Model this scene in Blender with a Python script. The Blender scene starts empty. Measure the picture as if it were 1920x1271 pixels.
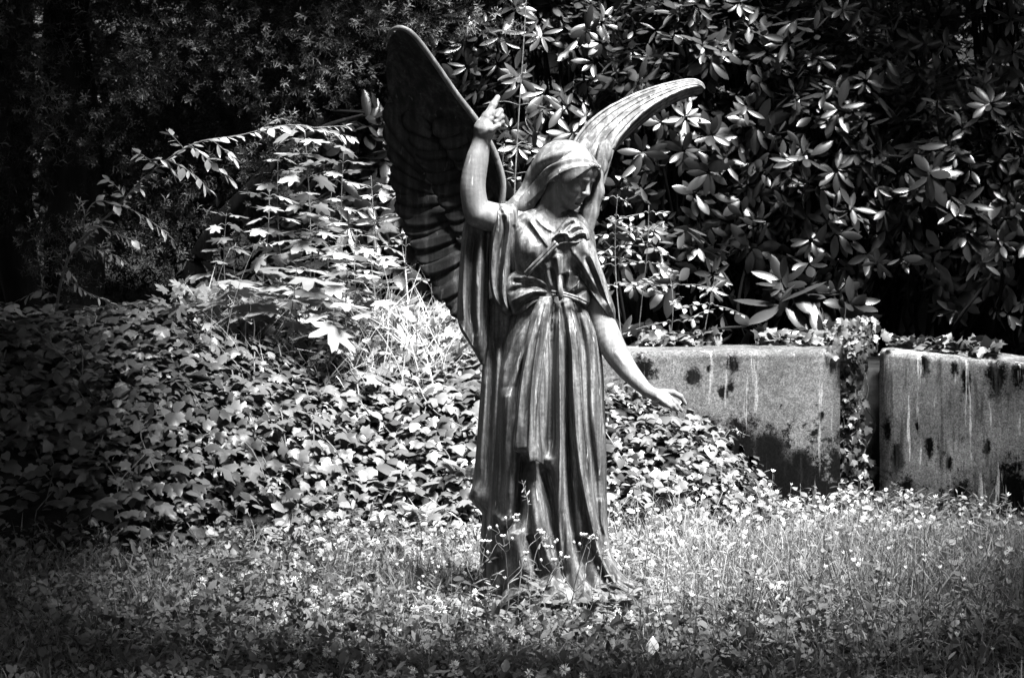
import bpy, math, random
import numpy as np

# ------------------------------------------------------------------ camera, sky, sun, exposure
scene = bpy.context.scene
R = math.radians
CAM_D, CAM_H, FOC, V_HOR = 8.0, 1.5, 4140.0, 374.0       # metres, metres, focal length and horizon row at 1920 px width
PX = CAM_D / FOC                                          # metres per photo pixel at the statue

cam_data = bpy.data.cameras.new("camera")
cam = bpy.data.objects.new("camera", cam_data)
scene.collection.objects.link(cam)
cam.location = (0, -CAM_D, CAM_H)
cam.rotation_euler = (R(90), 0, 0)
cam_data.sensor_width = 36.0
cam_data.lens = 36.0 * FOC / 1920.0
cam_data.shift_y = -(635.5 - V_HOR) / 1920.0
cam_data.clip_start = 0.1
cam_data.clip_end = 400.0
cam_data.dof.use_dof = True
cam_data.dof.focus_distance = CAM_D - 0.1
cam_data.dof.aperture_fstop = 11.0
scene.camera = cam

SUN_EL, SUN_AZ = R(66), R(140)                             # azimuth from +Y (away from the camera) towards +X
world = bpy.data.worlds.new("World")
scene.world = world
world.use_nodes = True
wn = world.node_tree
wn.nodes.clear()
sky = wn.nodes.new("ShaderNodeTexSky")
sky.sky_type = 'NISHITA'
sky.sun_disc = False
sky.air_density = 0.6
sky.dust_density = 0.2
sky.sun_elevation = SUN_EL
sky.sun_rotation = SUN_AZ
bw = wn.nodes.new("ShaderNodeRGBToBW")                    # the photograph is black and white
bg = wn.nodes.new("ShaderNodeBackground")
bg.inputs["Strength"].default_value = 0.05
wo = wn.nodes.new("ShaderNodeOutputWorld")
wn.links.new(sky.outputs["Color"], bw.inputs["Color"])
wn.links.new(bw.outputs["Val"], bg.inputs["Color"])
wn.links.new(bg.outputs["Background"], wo.inputs["Surface"])

sun_data = bpy.data.lights.new("sun", 'SUN')
sun_data.energy = 5.0
sun_data.angle = R(20)
sun_data.color = (1, 1, 1)
sun = bpy.data.objects.new("sun", sun_data)
scene.collection.objects.link(sun)
sdir = np.array([math.sin(SUN_AZ) * math.cos(SUN_EL), math.cos(SUN_AZ) * math.cos(SUN_EL), math.sin(SUN_EL)])
from mathutils import Vector
sun.rotation_euler = Vector((-sdir).tolist()).to_track_quat('-Z', 'Y').to_euler()

scene.view_settings.view_transform = 'Standard'
scene.view_settings.look = 'None'
scene.view_settings.gamma = 1.0
scene.view_settings.exposure = 3.15
scene.render.engine = 'CYCLES'
scene.cycles.max_bounces = 5
scene.cycles.diffuse_bounces = 2
scene.cycles.glossy_bounces = 2
scene.cycles.transmission_bounces = 3

rng = np.random.default_rng(11)

# ------------------------------------------------------------------ helpers
def at(u, v, y=0.0):
    """world point seen at photo pixel (u, v) on the upright plane Y = y"""
    k = (y + CAM_D) / FOC
    return np.array([(u - 960.0) * k, y, CAM_H - (v - V_HOR) * k])

def sculpt(P):
    """(u, v, depth towards the viewer), all in statue pixels -> world"""
    P = np.asarray(P, float)
    y = -P[..., 2] * PX
    k = (y + CAM_D) / FOC
    return np.stack([(P[..., 0] - 960.0) * k, y, CAM_H - (P[..., 1] - V_HOR) * k], -1)

def new_mesh(name, V, faces, mats=(), rnd=None, smooth=True, midx=None):
    V = np.asarray(V, np.float32).reshape(-1, 3)
    if not isinstance(faces, (list, tuple)):
        faces = [faces]
    faces = [np.asarray(f, np.int32) for f in faces if len(f)]
    me = bpy.data.meshes.new(name)
    nl = sum(f.size for f in faces)
    nf = sum(len(f) for f in faces)
    me.vertices.add(len(V)); me.vertices.foreach_set("co", V.ravel())
    me.loops.add(nl); me.loops.foreach_set("vertex_index", np.concatenate([f.ravel() for f in faces]))
    me.polygons.add(nf)
    tot = np.concatenate([np.full(len(f), f.shape[1], np.int32) for f in faces])
    start = np.concatenate([[0], np.cumsum(tot)[:-1]]).astype(np.int32)
    me.polygons.foreach_set("loop_start", start)
    try: me.polygons.foreach_set("loop_total", tot)
    except Exception: pass
    for m in mats: me.materials.append(m)
    if midx is not None: me.polygons.foreach_set("material_index", np.asarray(midx, np.int32))
    me.polygons.foreach_set("use_smooth", np.full(nf, smooth, bool))
    if rnd is not None:
        a = me.attributes.new("tone", 'FLOAT', 'POINT')
        a.data.foreach_set("value", np.asarray(rnd, np.float32))
    me.update(calc_edges=True)
    me.validate()
    return me

def link(name, me, parent=None, loc=None):
    o = bpy.data.objects.new(name, me)
    scene.collection.objects.link(o)
    if parent is not None: o.parent = parent
    if loc is not None: o.location = tuple(float(c) for c in loc)
    return o

def tag(o, label=None, cat=None, group=None, kind=None):
    if label: o["label"] = label
    if cat: o["category"] = cat
    if group: o["group"] = group
    if kind: o["kind"] = kind
    return o

def thing(name, loc, label, cat, group=None):
    return tag(link(name, None, None, loc), label, cat, group)

class MB:
    """collects vertices, triangles and quads for ONE mesh"""
    def __init__(s): s.V, s.T, s.Q, s.r, s.n = [], [], [], [], 0
    def add(s, V, T=None, Q=None, tone=0.5):
        V = np.asarray(V, float).reshape(-1, 3)
        s.V.append(V)
        if T is not None and len(T): s.T.append(np.asarray(T, np.int64) + s.n)
        if Q is not None and len(Q): s.Q.append(np.asarray(Q, np.int64) + s.n)
        s.r.append(np.broadcast_to(np.asarray(tone, float), (len(V),)))
        s.n += len(V)
    def mesh(s, name, mat, origin=(0, 0, 0), smooth=True):
        V = np.concatenate(s.V) - np.asarray(origin, float)
        fs = []
        if s.Q: fs.append(np.concatenate(s.Q))
        if s.T: fs.append(np.concatenate(s.T))
        return new_mesh(name, V, fs, [mat], np.concatenate(s.r), smooth)

def norm(a): return a / np.maximum(np.linalg.norm(a, axis=-1, keepdims=True), 1e-9)

def tube(mb, P, r, n=6, tone=0.5, cap=True):
    P = np.asarray(P, float); m = len(P)
    r = np.broadcast_to(np.asarray(r, float), (m,))
    T = norm(np.gradient(P, axis=0))
    ref = np.where(np.abs(T[:, 2:3]) > 0.9, np.array([[1.0, 0, 0]]), np.array([[0, 0, 1.0]]))
    A = norm(np.cross(T, ref)); B = np.cross(T, A)
    a = np.linspace(0, 2 * np.pi, n, endpoint=False)
    V = P[:, None] + r[:, None, None] * (np.cos(a)[None, :, None] * A[:, None] + np.sin(a)[None, :, None] * B[:, None])
    i, j = np.meshgrid(np.arange(m - 1), np.arange(n), indexing='ij')
    k = (j + 1) % n
    Q = np.stack([i * n + j, i * n + k, (i + 1) * n + k, (i + 1) * n + j], -1).reshape(-1, 4)
    V = V.reshape(-1, 3)
    Tr = []
    if cap:
        V = np.concatenate([V, P[:1], P[-1:]])
        jj = np.arange(n); kk = (jj + 1) % n
        Tr = np.concatenate([np.stack([kk, jj, np.full(n, m * n)], -1),
                             np.stack([(m - 1) * n + jj, (m - 1) * n + kk, np.full(n, m * n + 1)], -1)])
    mb.add(V, Tr, Q, tone)

def spline(P, n):
    """Catmull-Rom through the points of P, n samples"""
    P = np.asarray(P, float)
    if len(P) < 3:
        t = np.linspace(0, 1, n)[:, None]
        return P[0] * (1 - t) + P[-1] * t
    E = np.concatenate([2 * P[:1] - P[1:2], P, 2 * P[-1:] - P[-2:-1]])
    t = np.linspace(0, len(P) - 1 - 1e-9, n); i = t.astype(int); f = (t - i)[:, None]
    a, b, c, d = E[i], E[i + 1], E[i + 2], E[i + 3]
    return 0.5 * (2 * b + (c - a) * f + (2 * a - 5 * b + 4 * c - d) * f ** 2 + (3 * b - a - 3 * c + d) * f ** 3)

def hermite(xs, ys, x):
    xs = np.asarray(xs, float); ys = np.asarray(ys, float)
    m = np.gradient(ys, xs, axis=0)
    d = np.diff(ys, axis=0) / np.diff(xs)[:, None]
    for k in range(ys.shape[1]):                       # no overshoot at local extremes
        flip = d[:-1, k] * d[1:, k] <= 0
        m[1:-1, k][flip] = 0
    i = np.clip(np.searchsorted(xs, x, side='right') - 1, 0, len(xs) - 2)
    h = (xs[i + 1] - xs[i])[:, None]; t = ((x - xs[i])[:, None]) / h
    return (ys[i] * (1 + 2 * t) * (1 - t) ** 2 + m[i] * h * t * (1 - t) ** 2
            + ys[i + 1] * t * t * (3 - 2 * t) + m[i + 1] * h * t * t * (t - 1))

def vnoise(P, seed=0):
    """smooth value noise in -1..1, P (...,3)"""
    P = np.asarray(P, float); i = np.floor(P).astype(np.int64); f = P - i
    f = f * f * (3 - 2 * f)
    def h(a):
        n = (a[..., 0] * 374761393 + a[..., 1] * 668265263 + a[..., 2] * 2147483647 + seed * 974711) & 0xffffffff
        n = ((n ^ (n >> 13)) * 1274126177) & 0xffffffff
        return ((n ^ (n >> 16)) & 0xffff) / 32767.5 - 1
    out = 0
    for dx in (0, 1):
        for dy in (0, 1):
            for dz in (0, 1):
                w = (f[..., 0] if dx else 1 - f[..., 0]) * (f[..., 1] if dy else 1 - f[..., 1]) * (f[..., 2] if dz else 1 - f[..., 2])
                out = out + w * h(i + np.array([dx, dy, dz]))
    return out

# ------------------------------------------------------------------ materials (all neutral greys)
def mat(name):
    m = bpy.data.materials.new(name); m.use_nodes = True
    nt = m.node_tree
    return m, nt, nt.nodes["Principled BSDF"], nt.links

def node(nt, kind, **kw):
    n = nt.nodes.new(kind)
    for k, v in kw.items():
        if k in n.inputs: n.inputs[k].default_value = v
        else: setattr(n, k, v)
    return n

def ramp(nt, fac, stops):
    r = nt.nodes.new("ShaderNodeValToRGB")
    e = r.color_ramp.elements
    while len(e) < len(stops): e.new(0.5)
    for k, (p, c) in zip(e, stops):
        k.position = p; k.color = (c, c, c, 1)
    nt.links.new(fac, r.inputs["Fac"])
    return r.outputs["Color"]

def leaf_mat(name, lo, hi, rough=0.45, spec=0.5, trans=0.25, nscale=9.0):
    """leaf tone varies from leaf to leaf (attribute) and softly over its blade"""
    m, nt, b, L = mat(name)
    at_ = node(nt, "ShaderNodeAttribute", attribute_name="tone")
    ns = node(nt, "ShaderNodeTexNoise", Scale=nscale, Detail=3.0)
    tc = node(nt, "ShaderNodeTexCoord"); L.new(tc.outputs["Object"], ns.inputs["Vector"])
    mx = node(nt, "ShaderNodeMath", operation='MULTIPLY_ADD'); mx.inputs[1].default_value = 0.5
    L.new(ns.outputs["Fac"], mx.inputs[0]); L.new(at_.outputs["Fac"], mx.inputs[2])
    col = ramp(nt, mx.outputs[0], [(0.2, lo), (1.1 if False else 1.0, hi)])
    L.new(col, b.inputs["Base Color"])
    b.inputs["Roughness"].default_value = rough
    b.inputs["Specular IOR Level"].default_value = spec
    if trans > 0:
        out = nt.nodes["Material Output"]
        tr = node(nt, "ShaderNodeBsdfTranslucent"); L.new(col, tr.inputs["Color"])
        ms = node(nt, "ShaderNodeMixShader", Fac=trans)
        L.new(b.outputs[0], ms.inputs[1]); L.new(tr.outputs[0], ms.inputs[2]); L.new(ms.outputs[0], out.inputs["Surface"])
    return m

def plain_mat(name, lo, hi, scale=8.0, rough=0.8, bump=0.3, detail=6.0, stretch=(1, 1, 1), spec=0.08):
    m, nt, b, L = mat(name)
    tc = node(nt, "ShaderNodeTexCoord"); mp = node(nt, "ShaderNodeMapping"); mp.inputs["Scale"].default_value = stretch
    L.new(tc.outputs["Object"], mp.inputs["Vector"])
    ns = node(nt, "ShaderNodeTexNoise", Scale=scale, Detail=detail); L.new(mp.outputs[0], ns.inputs["Vector"])
    L.new(ramp(nt, ns.outputs["Fac"], [(0.3, lo), (0.7, hi)]), b.inputs["Base Color"])
    b.inputs["Roughness"].default_value = rough; b.inputs["Specular IOR Level"].default_value = spec
    if bump:
        bp = node(nt, "ShaderNodeBump", Strength=bump, Distance=0.02); L.new(ns.outputs["Fac"], bp.inputs["Height"]); L.new(bp.outputs[0], b.inputs["Normal"])
    return m

def bronze(name, lo, hi, mott=0.4, rough=0.42):
    """weathered dark metal: pale vertical run-off streaks and blotches over a dark ground"""
    m, nt, b, L = mat(name)
    tc = node(nt, "ShaderNodeTexCoord")
    mp = node(nt, "ShaderNodeMapping"); mp.inputs["Scale"].default_value = (42, 42, 1.3)
    L.new(tc.outputs["Object"], mp.inputs["Vector"])
    n1 = node(nt, "ShaderNodeTexNoise", Scale=1.0, Detail=5.0, Roughness=0.6); L.new(mp.outputs[0], n1.inputs["Vector"])
    n2 = node(nt, "ShaderNodeTexNoise", Scale=17.0, Detail=6.0, Roughness=0.65); L.new(tc.outputs["Object"], n2.inputs["Vector"])
    n3 = node(nt, "ShaderNodeTexNoise", Scale=90.0, Detail=4.0, Roughness=0.7); L.new(tc.outputs["Object"], n3.inputs["Vector"])
    mx = node(nt, "ShaderNodeMix", data_type='FLOAT'); mx.inputs[0].default_value = 0.18
    L.new(n1.outputs["Fac"], mx.inputs[2]); L.new(n2.outputs["Fac"], mx.inputs[3])
    col = ramp(nt, mx.outputs[0], [(0.40, lo), (0.50, lo + (hi - lo) * 0.3), (0.62, hi)])
    sp = ramp(nt, n3.outputs["Fac"], [(0.35, 1 - mott), (0.55, 1.0), (0.72, 1 + mott)])
    mu = node(nt, "ShaderNodeMix", data_type='RGBA', blend_type='MULTIPLY'); mu.inputs[0].default_value = 1.0
    L.new(col, mu.inputs[6]); L.new(sp, mu.inputs[7])
    mp2 = node(nt, "ShaderNodeMapping"); mp2.inputs["Scale"].default_value = (55, 55, 7); L.new(tc.outputs["Object"], mp2.inputs["Vector"])
    n4 = node(nt, "ShaderNodeTexNoise", Scale=1.0, Detail=3.0, Roughness=0.55); L.new(mp2.outputs[0], n4.inputs["Vector"])
    dr = ramp(nt, n4.outputs["Fac"], [(0.655, 0.0), (0.70, 0.75)])
    md = node(nt, "ShaderNodeMix", data_type='RGBA'); L.new(dr, md.inputs[0]); L.new(mu.outputs[2], md.inputs[6]); md.inputs[7].default_value = (hi * 2.0, hi * 2.0, hi * 2.0, 1)
    L.new(md.outputs[2], b.inputs["Base Color"])
    b.inputs["Metallic"].default_value = 0.0
    b.inputs["Specular IOR Level"].default_value = 0.35
    L.new(ramp(nt, n2.outputs["Fac"], [(0.3, rough - 0.08), (0.7, rough + 0.15)]), b.inputs["Roughness"])
    bp = node(nt, "ShaderNodeBump", Strength=0.4, Distance=0.006)
    ad = node(nt, "ShaderNodeMath", operation='MULTIPLY_ADD'); ad.inputs[1].default_value = 0.35
    L.new(n3.outputs["Fac"], ad.inputs[0]); L.new(mx.outputs[0], ad.inputs[2])
    L.new(ad.outputs[0], bp.inputs["Height"]); L.new(bp.outputs[0], b.inputs["Normal"])
    return m
# ------------------------------------------------------------------ ground and bank
def sstep(a, b, x):
    t = np.clip((x - a) / (b - a), 0, 1); return t * t * (3 - 2 * t)

WL = [np.array([0.25, 2.44]), np.array([1.595, 2.70])]          # front foot of the left wall
WR = [np.array([1.775, 2.70]), np.array([2.33, 2.28]), ]       # right wall, on past the frame
WR[1] = WR[0] + (WR[1] - WR[0]) * 3.0
WALL_TOP = 0.774

def bank(x, y):
    yt = np.interp(x, [-3.4, -1.6, -0.6, 0.3, 0.9, 1.3], [1.05, 1.15, 1.7, 1.65, 1.6, 1.95])
    w = np.interp(x, [-3.4, -0.6, 0.3, 0.9, 1.3], [2.0, 1.7, 1.2, 0.85, 0.5])
    hc = np.interp(x, [-4, -1.2, -0.6, -0.25, 0.45, 0.735, 0.96, 1.11, 1.3], [0.83, 0.83, 0.76, 0.68, 0.66, 0.50, 0.34, 0.19, 0.0])
    t = np.clip((y - yt) / w, 0, 1)
    return hc * (0.8 * np.sin(t * np.pi / 2) ** 0.9 + 0.2 * t * t * (3 - 2 * t))

def wall_line(x):
    return np.interp(x, [0.25, 1.55, 1.775, 2.33, 3.4], [2.44, 2.70, 2.70, 2.28, 1.47])

def ground(x, y):
    x = np.asarray(x, float); y = np.asarray(y, float)
    p = np.stack([x * 1.6, y * 1.6, np.zeros_like(x)], -1)
    z = 0.025 * vnoise(p, 3) + 0.012 * vnoise(p * 3.1, 4)
    b = bank(x, y)
    z = z * np.clip(1.3 - np.hypot(x - 0.2, y) * 0.0, 0, 1) + b + 0.05 * vnoise(p * 1.3, 6) * np.clip(b * 4, 0, 1)
    terr = 0.68 + 0.03 * vnoise(p, 9)
    right = sstep(0.22, 0.34, y - wall_line(x)) * sstep(0.3, 0.5, x)
    z = np.maximum(z, terr * right)
    z = z + 4.4 * sstep(6.2, 20.0, y)
    return z

M_SOIL = plain_mat("dark_soil", 0.006, 0.02, 14, 0.95, 0.6)
xs = np.concatenate([np.linspace(-60, -5, 24)[:-1], np.linspace(-5, 5, 201), np.linspace(5, 60, 24)[1:]])
ys = np.concatenate([np.linspace(-40, -2, 20)[:-1], np.linspace(-2, 6, 161), np.linspace(6, 80, 50)[1:]])
GX, GY = np.meshgrid(xs, ys, indexing='ij')
GZ = ground(GX, GY)
nx, ny = GX.shape
i, j = np.meshgrid(np.arange(nx - 1), np.arange(ny - 1), indexing='ij')
Q = np.stack([i * ny + j, (i + 1) * ny + j, (i + 1) * ny + j + 1, i * ny + j + 1], -1).reshape(-1, 4)
tag(link("ground", new_mesh("ground", np.stack([GX, GY, GZ], -1), Q, [M_SOIL])), kind="structure")

# ------------------------------------------------------------------ concrete walls
def concrete(name, seed, dark_low, streaks, spots, lo=0.09, hi=0.20, zs=0.8):
    m, nt, b, L = mat(name)
    tc = node(nt, "ShaderNodeTexCoord")
    of = node(nt, "ShaderNodeMapping"); of.inputs["Location"].default_value = (seed, seed * 2.3, seed * 0.7)
    L.new(tc.outputs["Object"], of.inputs["Vector"])
    fine = node(nt, "ShaderNodeTexNoise", Scale=46.0, Detail=8.0, Roughness=0.8); L.new(of.outputs[0], fine.inputs["Vector"])
    big = node(nt, "ShaderNodeTexNoise", Scale=3.2, Detail=5.0, Roughness=0.6); L.new(of.outputs[0], big.inputs["Vector"])
    mx = node(nt, "ShaderNodeMix", data_type='FLOAT'); mx.inputs[0].default_value = 0.5
    L.new(fine.outputs["Fac"], mx.inputs[2]); L.new(big.outputs["Fac"], mx.inputs[3])
    col = ramp(nt, mx.outputs[0], [(0.40, lo), (0.50, lo + (hi - lo) * 0.45), (0.60, hi)])
    # moss and algae blotches, thick towards the foot
    sx = node(nt, "ShaderNodeSeparateXYZ"); L.new(tc.outputs["Object"], sx.inputs[0])
    hz = node(nt, "ShaderNodeMapRange"); hz.inputs[1].default_value = 0.12; hz.inputs[2].default_value = 0.56
    hz.inputs[3].default_value = dark_low; hz.inputs[4].default_value = 0.0
    L.new(sx.outputs["Z"], hz.inputs[0])
    bl = node(nt, "ShaderNodeTexNoise", Scale=11.0, Detail=9.0, Roughness=0.8); L.new(of.outputs[0], bl.inputs["Vector"])
    ad = node(nt, "ShaderNodeMath", operation='ADD'); L.new(bl.outputs["Fac"], ad.inputs[0]); L.new(hz.outputs[0], ad.inputs[1])
    moss = ramp(nt, ad.outputs[0], [(0.62, 0.0), (0.68, 1.0)])
    m1 = node(nt, "ShaderNodeMix", data_type='RGBA'); L.new(moss, m1.inputs[0]); L.new(col, m1.inputs[6]); m1.inputs[7].default_value = (0.003, 0.003, 0.003, 1)
    # round dark lichen spots
    wv = node(nt, "ShaderNodeTexNoise", Scale=22.0, Detail=9.0, Roughness=0.85); L.new(of.outputs[0], wv.inputs["Vector"])
    near = None
    sq = node(nt, "ShaderNodeVectorMath", operation='MULTIPLY'); sq.inputs[1].default_value = (1, 1, zs); L.new(tc.outputs["Object"], sq.inputs[0])
    for (sx_, sy_, sz_, sr_) in spots:
        vd = node(nt, "ShaderNodeVectorMath", operation='DISTANCE'); vd.inputs[1].default_value = (sx_, sy_, sz_ * zs); L.new(sq.outputs[0], vd.inputs[0])
        dv_ = node(nt, "ShaderNodeMath", operation='DIVIDE'); dv_.inputs[1].default_value = sr_; L.new(vd.outputs["Value"], dv_.inputs[0])
        if near is None: near = dv_.outputs[0]
        else:
            mn = node(nt, "ShaderNodeMath", operation='MINIMUM'); L.new(near, mn.inputs[0]); L.new(dv_.outputs[0], mn.inputs[1]); near = mn.outputs[0]
    wob = node(nt, "ShaderNodeMath", operation='MULTIPLY_ADD'); wob.inputs[1].default_value = 3.6; L.new(wv.outputs["Fac"], wob.inputs[0]); L.new(near, wob.inputs[2])
    spot = ramp(nt, wob.outputs[0], [(0.0, 1.0), (1.0, 0.0)])
    mr = node(nt, "ShaderNodeMapRange"); mr.inputs[1].default_value = 2.35; mr.inputs[2].default_value = 2.75; mr.inputs[3].default_value = 1.0; mr.inputs[4].default_value = 0.0
    L.new(wob.outputs[0], mr.inputs[0]); spot = mr.outputs[0]
    m2 = node(nt, "ShaderNodeMix", data_type='RGBA'); L.new(spot, m2.inputs[0]); L.new(m1.outputs[2], m2.inputs[6]); m2.inputs[7].default_value = (0.002, 0.002, 0.002, 1)
    # run-off streaks, pale and dark
    st = node(nt, "ShaderNodeMapping"); st.inputs["Scale"].default_value = (26, 26, 2.4); st.inputs["Location"].default_value = (seed, seed, 0); L.new(tc.outputs["Object"], st.inputs["Vector"])
    sn = node(nt, "ShaderNodeTexNoise", Scale=1.0, Detail=4.0, Roughness=0.6); L.new(st.outputs[0], sn.inputs["Vector"])
    pale = ramp(nt, sn.outputs["Fac"], [(0.60, 0.0), (0.66, streaks)])
    m3 = node(nt, "ShaderNodeMix", data_type='RGBA'); L.new(pale, m3.inputs[0]); L.new(m2.outputs[2], m3.inputs[6]); m3.inputs[7].default_value = (0.42, 0.42, 0.42, 1)
    dk = ramp(nt, sn.outputs["Fac"], [(0.34, streaks * 0.8), (0.45, 0.0)])
    m4 = node(nt, "ShaderNodeMix", data_type='RGBA'); L.new(dk, m4.inputs[0]); L.new(m3.outputs[2], m4.inputs[6]); m4.inputs[7].default_value = (0.03, 0.03, 0.03, 1)
    gr = node(nt, "ShaderNodeTexNoise", Scale=130.0, Detail=5.0, Roughness=0.8); L.new(of.outputs[0], gr.inputs["Vector"])
    gm = node(nt, "ShaderNodeMix", data_type='RGBA', blend_type='MULTIPLY'); gm.inputs[0].default_value = 1.0
    L.new(m4.outputs[2], gm.inputs[6]); L.new(ramp(nt, gr.outputs["Fac"], [(0.38, 0.45), (0.5, 0.95), (0.62, 1.5)]), gm.inputs[7])
    L.new(gm.outputs[2], b.inputs["Base Color"])
    b.inputs["Roughness"].default_value = 0.9; b.inputs["Specular IOR Level"].default_value = 0.02
    bp = node(nt, "ShaderNodeBump", Strength=0.5, Distance=0.008); L.new(mx.outputs[0], bp.inputs["Height"]); L.new(bp.outputs[0], b.inputs["Normal"])
    return m

import bmesh
def wall(name, p, q, thick, top, m, label, round_=0.035, top2=None):
    """thick concrete slab from p to q (front foot), body behind the line, arrises rounded"""
    p, q = np.asarray(p, float), np.asarray(q, float); e = q - p; Ln = np.linalg.norm(e); e = e / Ln
    nb = np.array([-e[1], e[0]])
    if nb[1] < 0: nb = -nb
    bm = bmesh.new(); n = max(4, int(Ln / 0.08)); top2 = top if top2 is None else top2
    ring = []
    for k in range(n + 1):
        a = p + e * Ln * k / n; zt = top + (top2 - top) * k / n
        c = []
        prof = [(0, -0.3)] + [(0, z) for z in np.linspace(0, zt - round_, 10)] + [(round_ * (1 - math.cos(t)), zt - round_ * (1 - math.sin(t))) for t in np.linspace(0.3, math.pi / 2, 4)] + [(thick * f, zt) for f in (0.35, 0.65)] + [(thick - 0.01, zt), (thick, zt - 0.02), (thick, -0.3)]
        for (d, z) in prof:
            w = 0.004 * float(vnoise(np.array([k * 0.7, z * 9, d * 9 + p[0]]), 2))
            # round the upright arris at both ends
            s_ = min(k, n - k) * Ln / n; pull = 0.014 * (1 - s_ / 0.09) ** 2 if s_ < 0.09 and d < 0.1 else 0
            c.append(bm.verts.new((a[0] + nb[0] * (d + w + pull), a[1] + nb[1] * (d + w + pull), z + w)))
        ring.append(c)
    m_ = len(ring[0])
    for k in range(n):
        for l in range(m_ - 1):
            bm.faces.new((ring[k][l], ring[k + 1][l], ring[k + 1][l + 1], ring[k][l + 1]))
    bm.faces.new(ring[0][::-1]); bm.faces.new(ring[-1])
    bmesh.ops.recalc_face_normals(bm, faces=bm.faces)
    for f in bm.faces: f.smooth = len(f.verts) == 4
    me = bpy.data.meshes.new(name); bm.to_mesh(me); bm.free(); me.materials.append(m)
    return tag(link(name, me), label, "wall")

def on_wall(p, q, marks):
    """lichen marks given as photo pixels (u, v, radius in pixels), put where they sit on the wall's front"""
    p, q = np.asarray(p, float), np.asarray(q, float); out = []
    for u, v, r in marks:
        k = (u - 960) / FOC; e = q - p; s = (k * (p[1] + CAM_D) - p[0]) / (e[0] - k * e[1]); w = p + e * s
        d = w[1] + CAM_D; out.append((w[0], w[1], CAM_H - (v - V_HOR) * d / FOC, r * d / FOC))
    return out
M_CON1 = concrete("mossy_concrete", 3.0, 0.26, 0.2, on_wall(*WL, [(1299, 708, 22), (1374, 684, 15), (1356, 735, 13), (1370, 724, 11), (1208, 690, 26), (1335, 800, 18), (1385, 830, 52), (1440, 850, 45), (1400, 890, 60), (1470, 900, 48), (1500, 870, 26), (1360, 940, 60), (1460, 945, 60), (1525, 930, 22), (1540, 780, 8), (1330, 690, 8)]), 0.03, 0.105)
M_CON2 = concrete("streaked_concrete", 7.7, 0.10, 0.9, on_wall(*WR, [(1731, 684, 14), (1790, 690, 10), (1812, 715, 14), (1868, 704, 26), (1910, 700, 18), (1664, 803, 14), (1682, 856, 18), (1742, 838, 12), (1780, 868, 9), (1720, 800, 7), (1850, 840, 10), (1700, 930, 24), (1800, 940, 30), (1900, 920, 44)]), 0.055, 0.19, 0.5)
wall("concrete_wall", WL[0], WL[1], 0.46, WALL_TOP, M_CON1, "pale mossy concrete wall behind the angel's lowered hand, black blotches at its foot")
wall("concrete_wall", WR[0], WR[1], 0.40, WALL_TOP, M_CON2, "streaked concrete wall right of the ivy-filled gap, running out of the picture", top2=WALL_TOP - 0.10)
wall("concrete_pier", (1.66, 2.86), (1.735, 2.86), 0.25, WALL_TOP - 0.03, M_CON1, "narrow recessed concrete pier half hidden by ivy between the two walls", round_=0.02)

# ------------------------------------------------------------------ foliage kit
def basis(d, n):
    Y = norm(np.asarray(d, float)); X = norm(np.cross(Y, np.asarray(n, float))); Z = np.cross(X, Y)
    return np.stack([X, Y, Z], -1)

def scatter(mb, tmpl, P, B, S, tone):
    """adds one template per row: positions P, bases B (n,3,3), sizes S (n,) or (n,3), tones (n,)"""
    tv, tf = tmpl
    S = np.asarray(S, float)
    if S.ndim == 1: S = np.repeat(S[:, None], 3, 1)
    V = np.einsum('nij,nvj->nvi', B, tv[None] * S[:, None]) + np.asarray(P)[:, None]
    n, k = V.shape[:2]
    F_ = tf[None] + (np.arange(n) * k)[:, None, None]
    mb.add(V.reshape(-1, 3), F_.reshape(-1, 3), None, np.repeat(tone, k))

def fan(outline, centre, zf):
    o = np.array(outline, float); V = np.zeros((len(o) + 1, 3)); V[:-1, :2] = o; V[-1, :2] = centre
    V[:, 2] = zf(V[:, 0], V[:, 1])
    n = len(o); k = np.arange(n)
    return V, np.stack([k, (k + 1) % n, np.full(n, n)], -1)[:, ::-1].copy()

T_IVY = fan([(0, 0), (-.25, -.13), (-.5, .0), (-.44, .2), (-.62, .42), (-.33, .5), (-.2, .74), (0, 1), (.2, .74), (.33, .5), (.62, .42), (.44, .2), (.5, .0), (.25, -.13)], (0, .32), lambda x, y: 0.10 - 0.35 * np.abs(x) - 0.16 * y * y + 0.10 * np.sin(x * 7) * y)
T_IVY2 = fan([(0, 0), (-.3, -.16), (-.48, .08), (-.42, .36), (-.28, .6), (-.12, .82), (0, .95), (.14, .8), (.3, .58), (.44, .34), (.46, .06), (.28, -.16)], (0, .3), lambda x, y: 0.06 - 0.25 * np.abs(x) - 0.2 * y * y)
mo = []
for ang, r_ in [(-90, .06), (-140, .36), (-165, .3), (-190 + 10, .62), (162, .5), (150, .4), (140, .78), (132, .92), (122, .7), (112, .48), (100, .84), (96, .86), (90, 1.05), (84, .86), (80, .84), (68, .48), (58, .7), (48, .92), (40, .78), (30, .4), (18, .5), (0, .62), (-15, .3), (-40, .36)]:
    mo.append((r_ * math.cos(R(ang)), 0.12 + r_ * math.sin(R(ang))))
T_MAPLE = fan(mo, (0, .14), lambda x, y: 0.03 - 0.12 * np.abs(x) - 0.10 * y * y + 0.05 * np.sin(x * 9))
def blade(ws, curl=0.15, fold=0.25, side=1):
    ys_ = np.linspace(0, 1, len(ws)); V = []; Fc = []
    for y, w in zip(ys_, ws):
        z = -curl * y * y
        V += [(-w, y, z + fold * w * side), (0, y, z), (w, y, z + fold * w * side)]
    for k in range(len(ws) - 1):
        a = 3 * k
        for c in (0, 1):
            Fc += [(a + c, a + c + 1, a + c + 4), (a + c, a + c + 4, a + c + 3)]
    return np.array(V, float), np.array(Fc)
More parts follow.
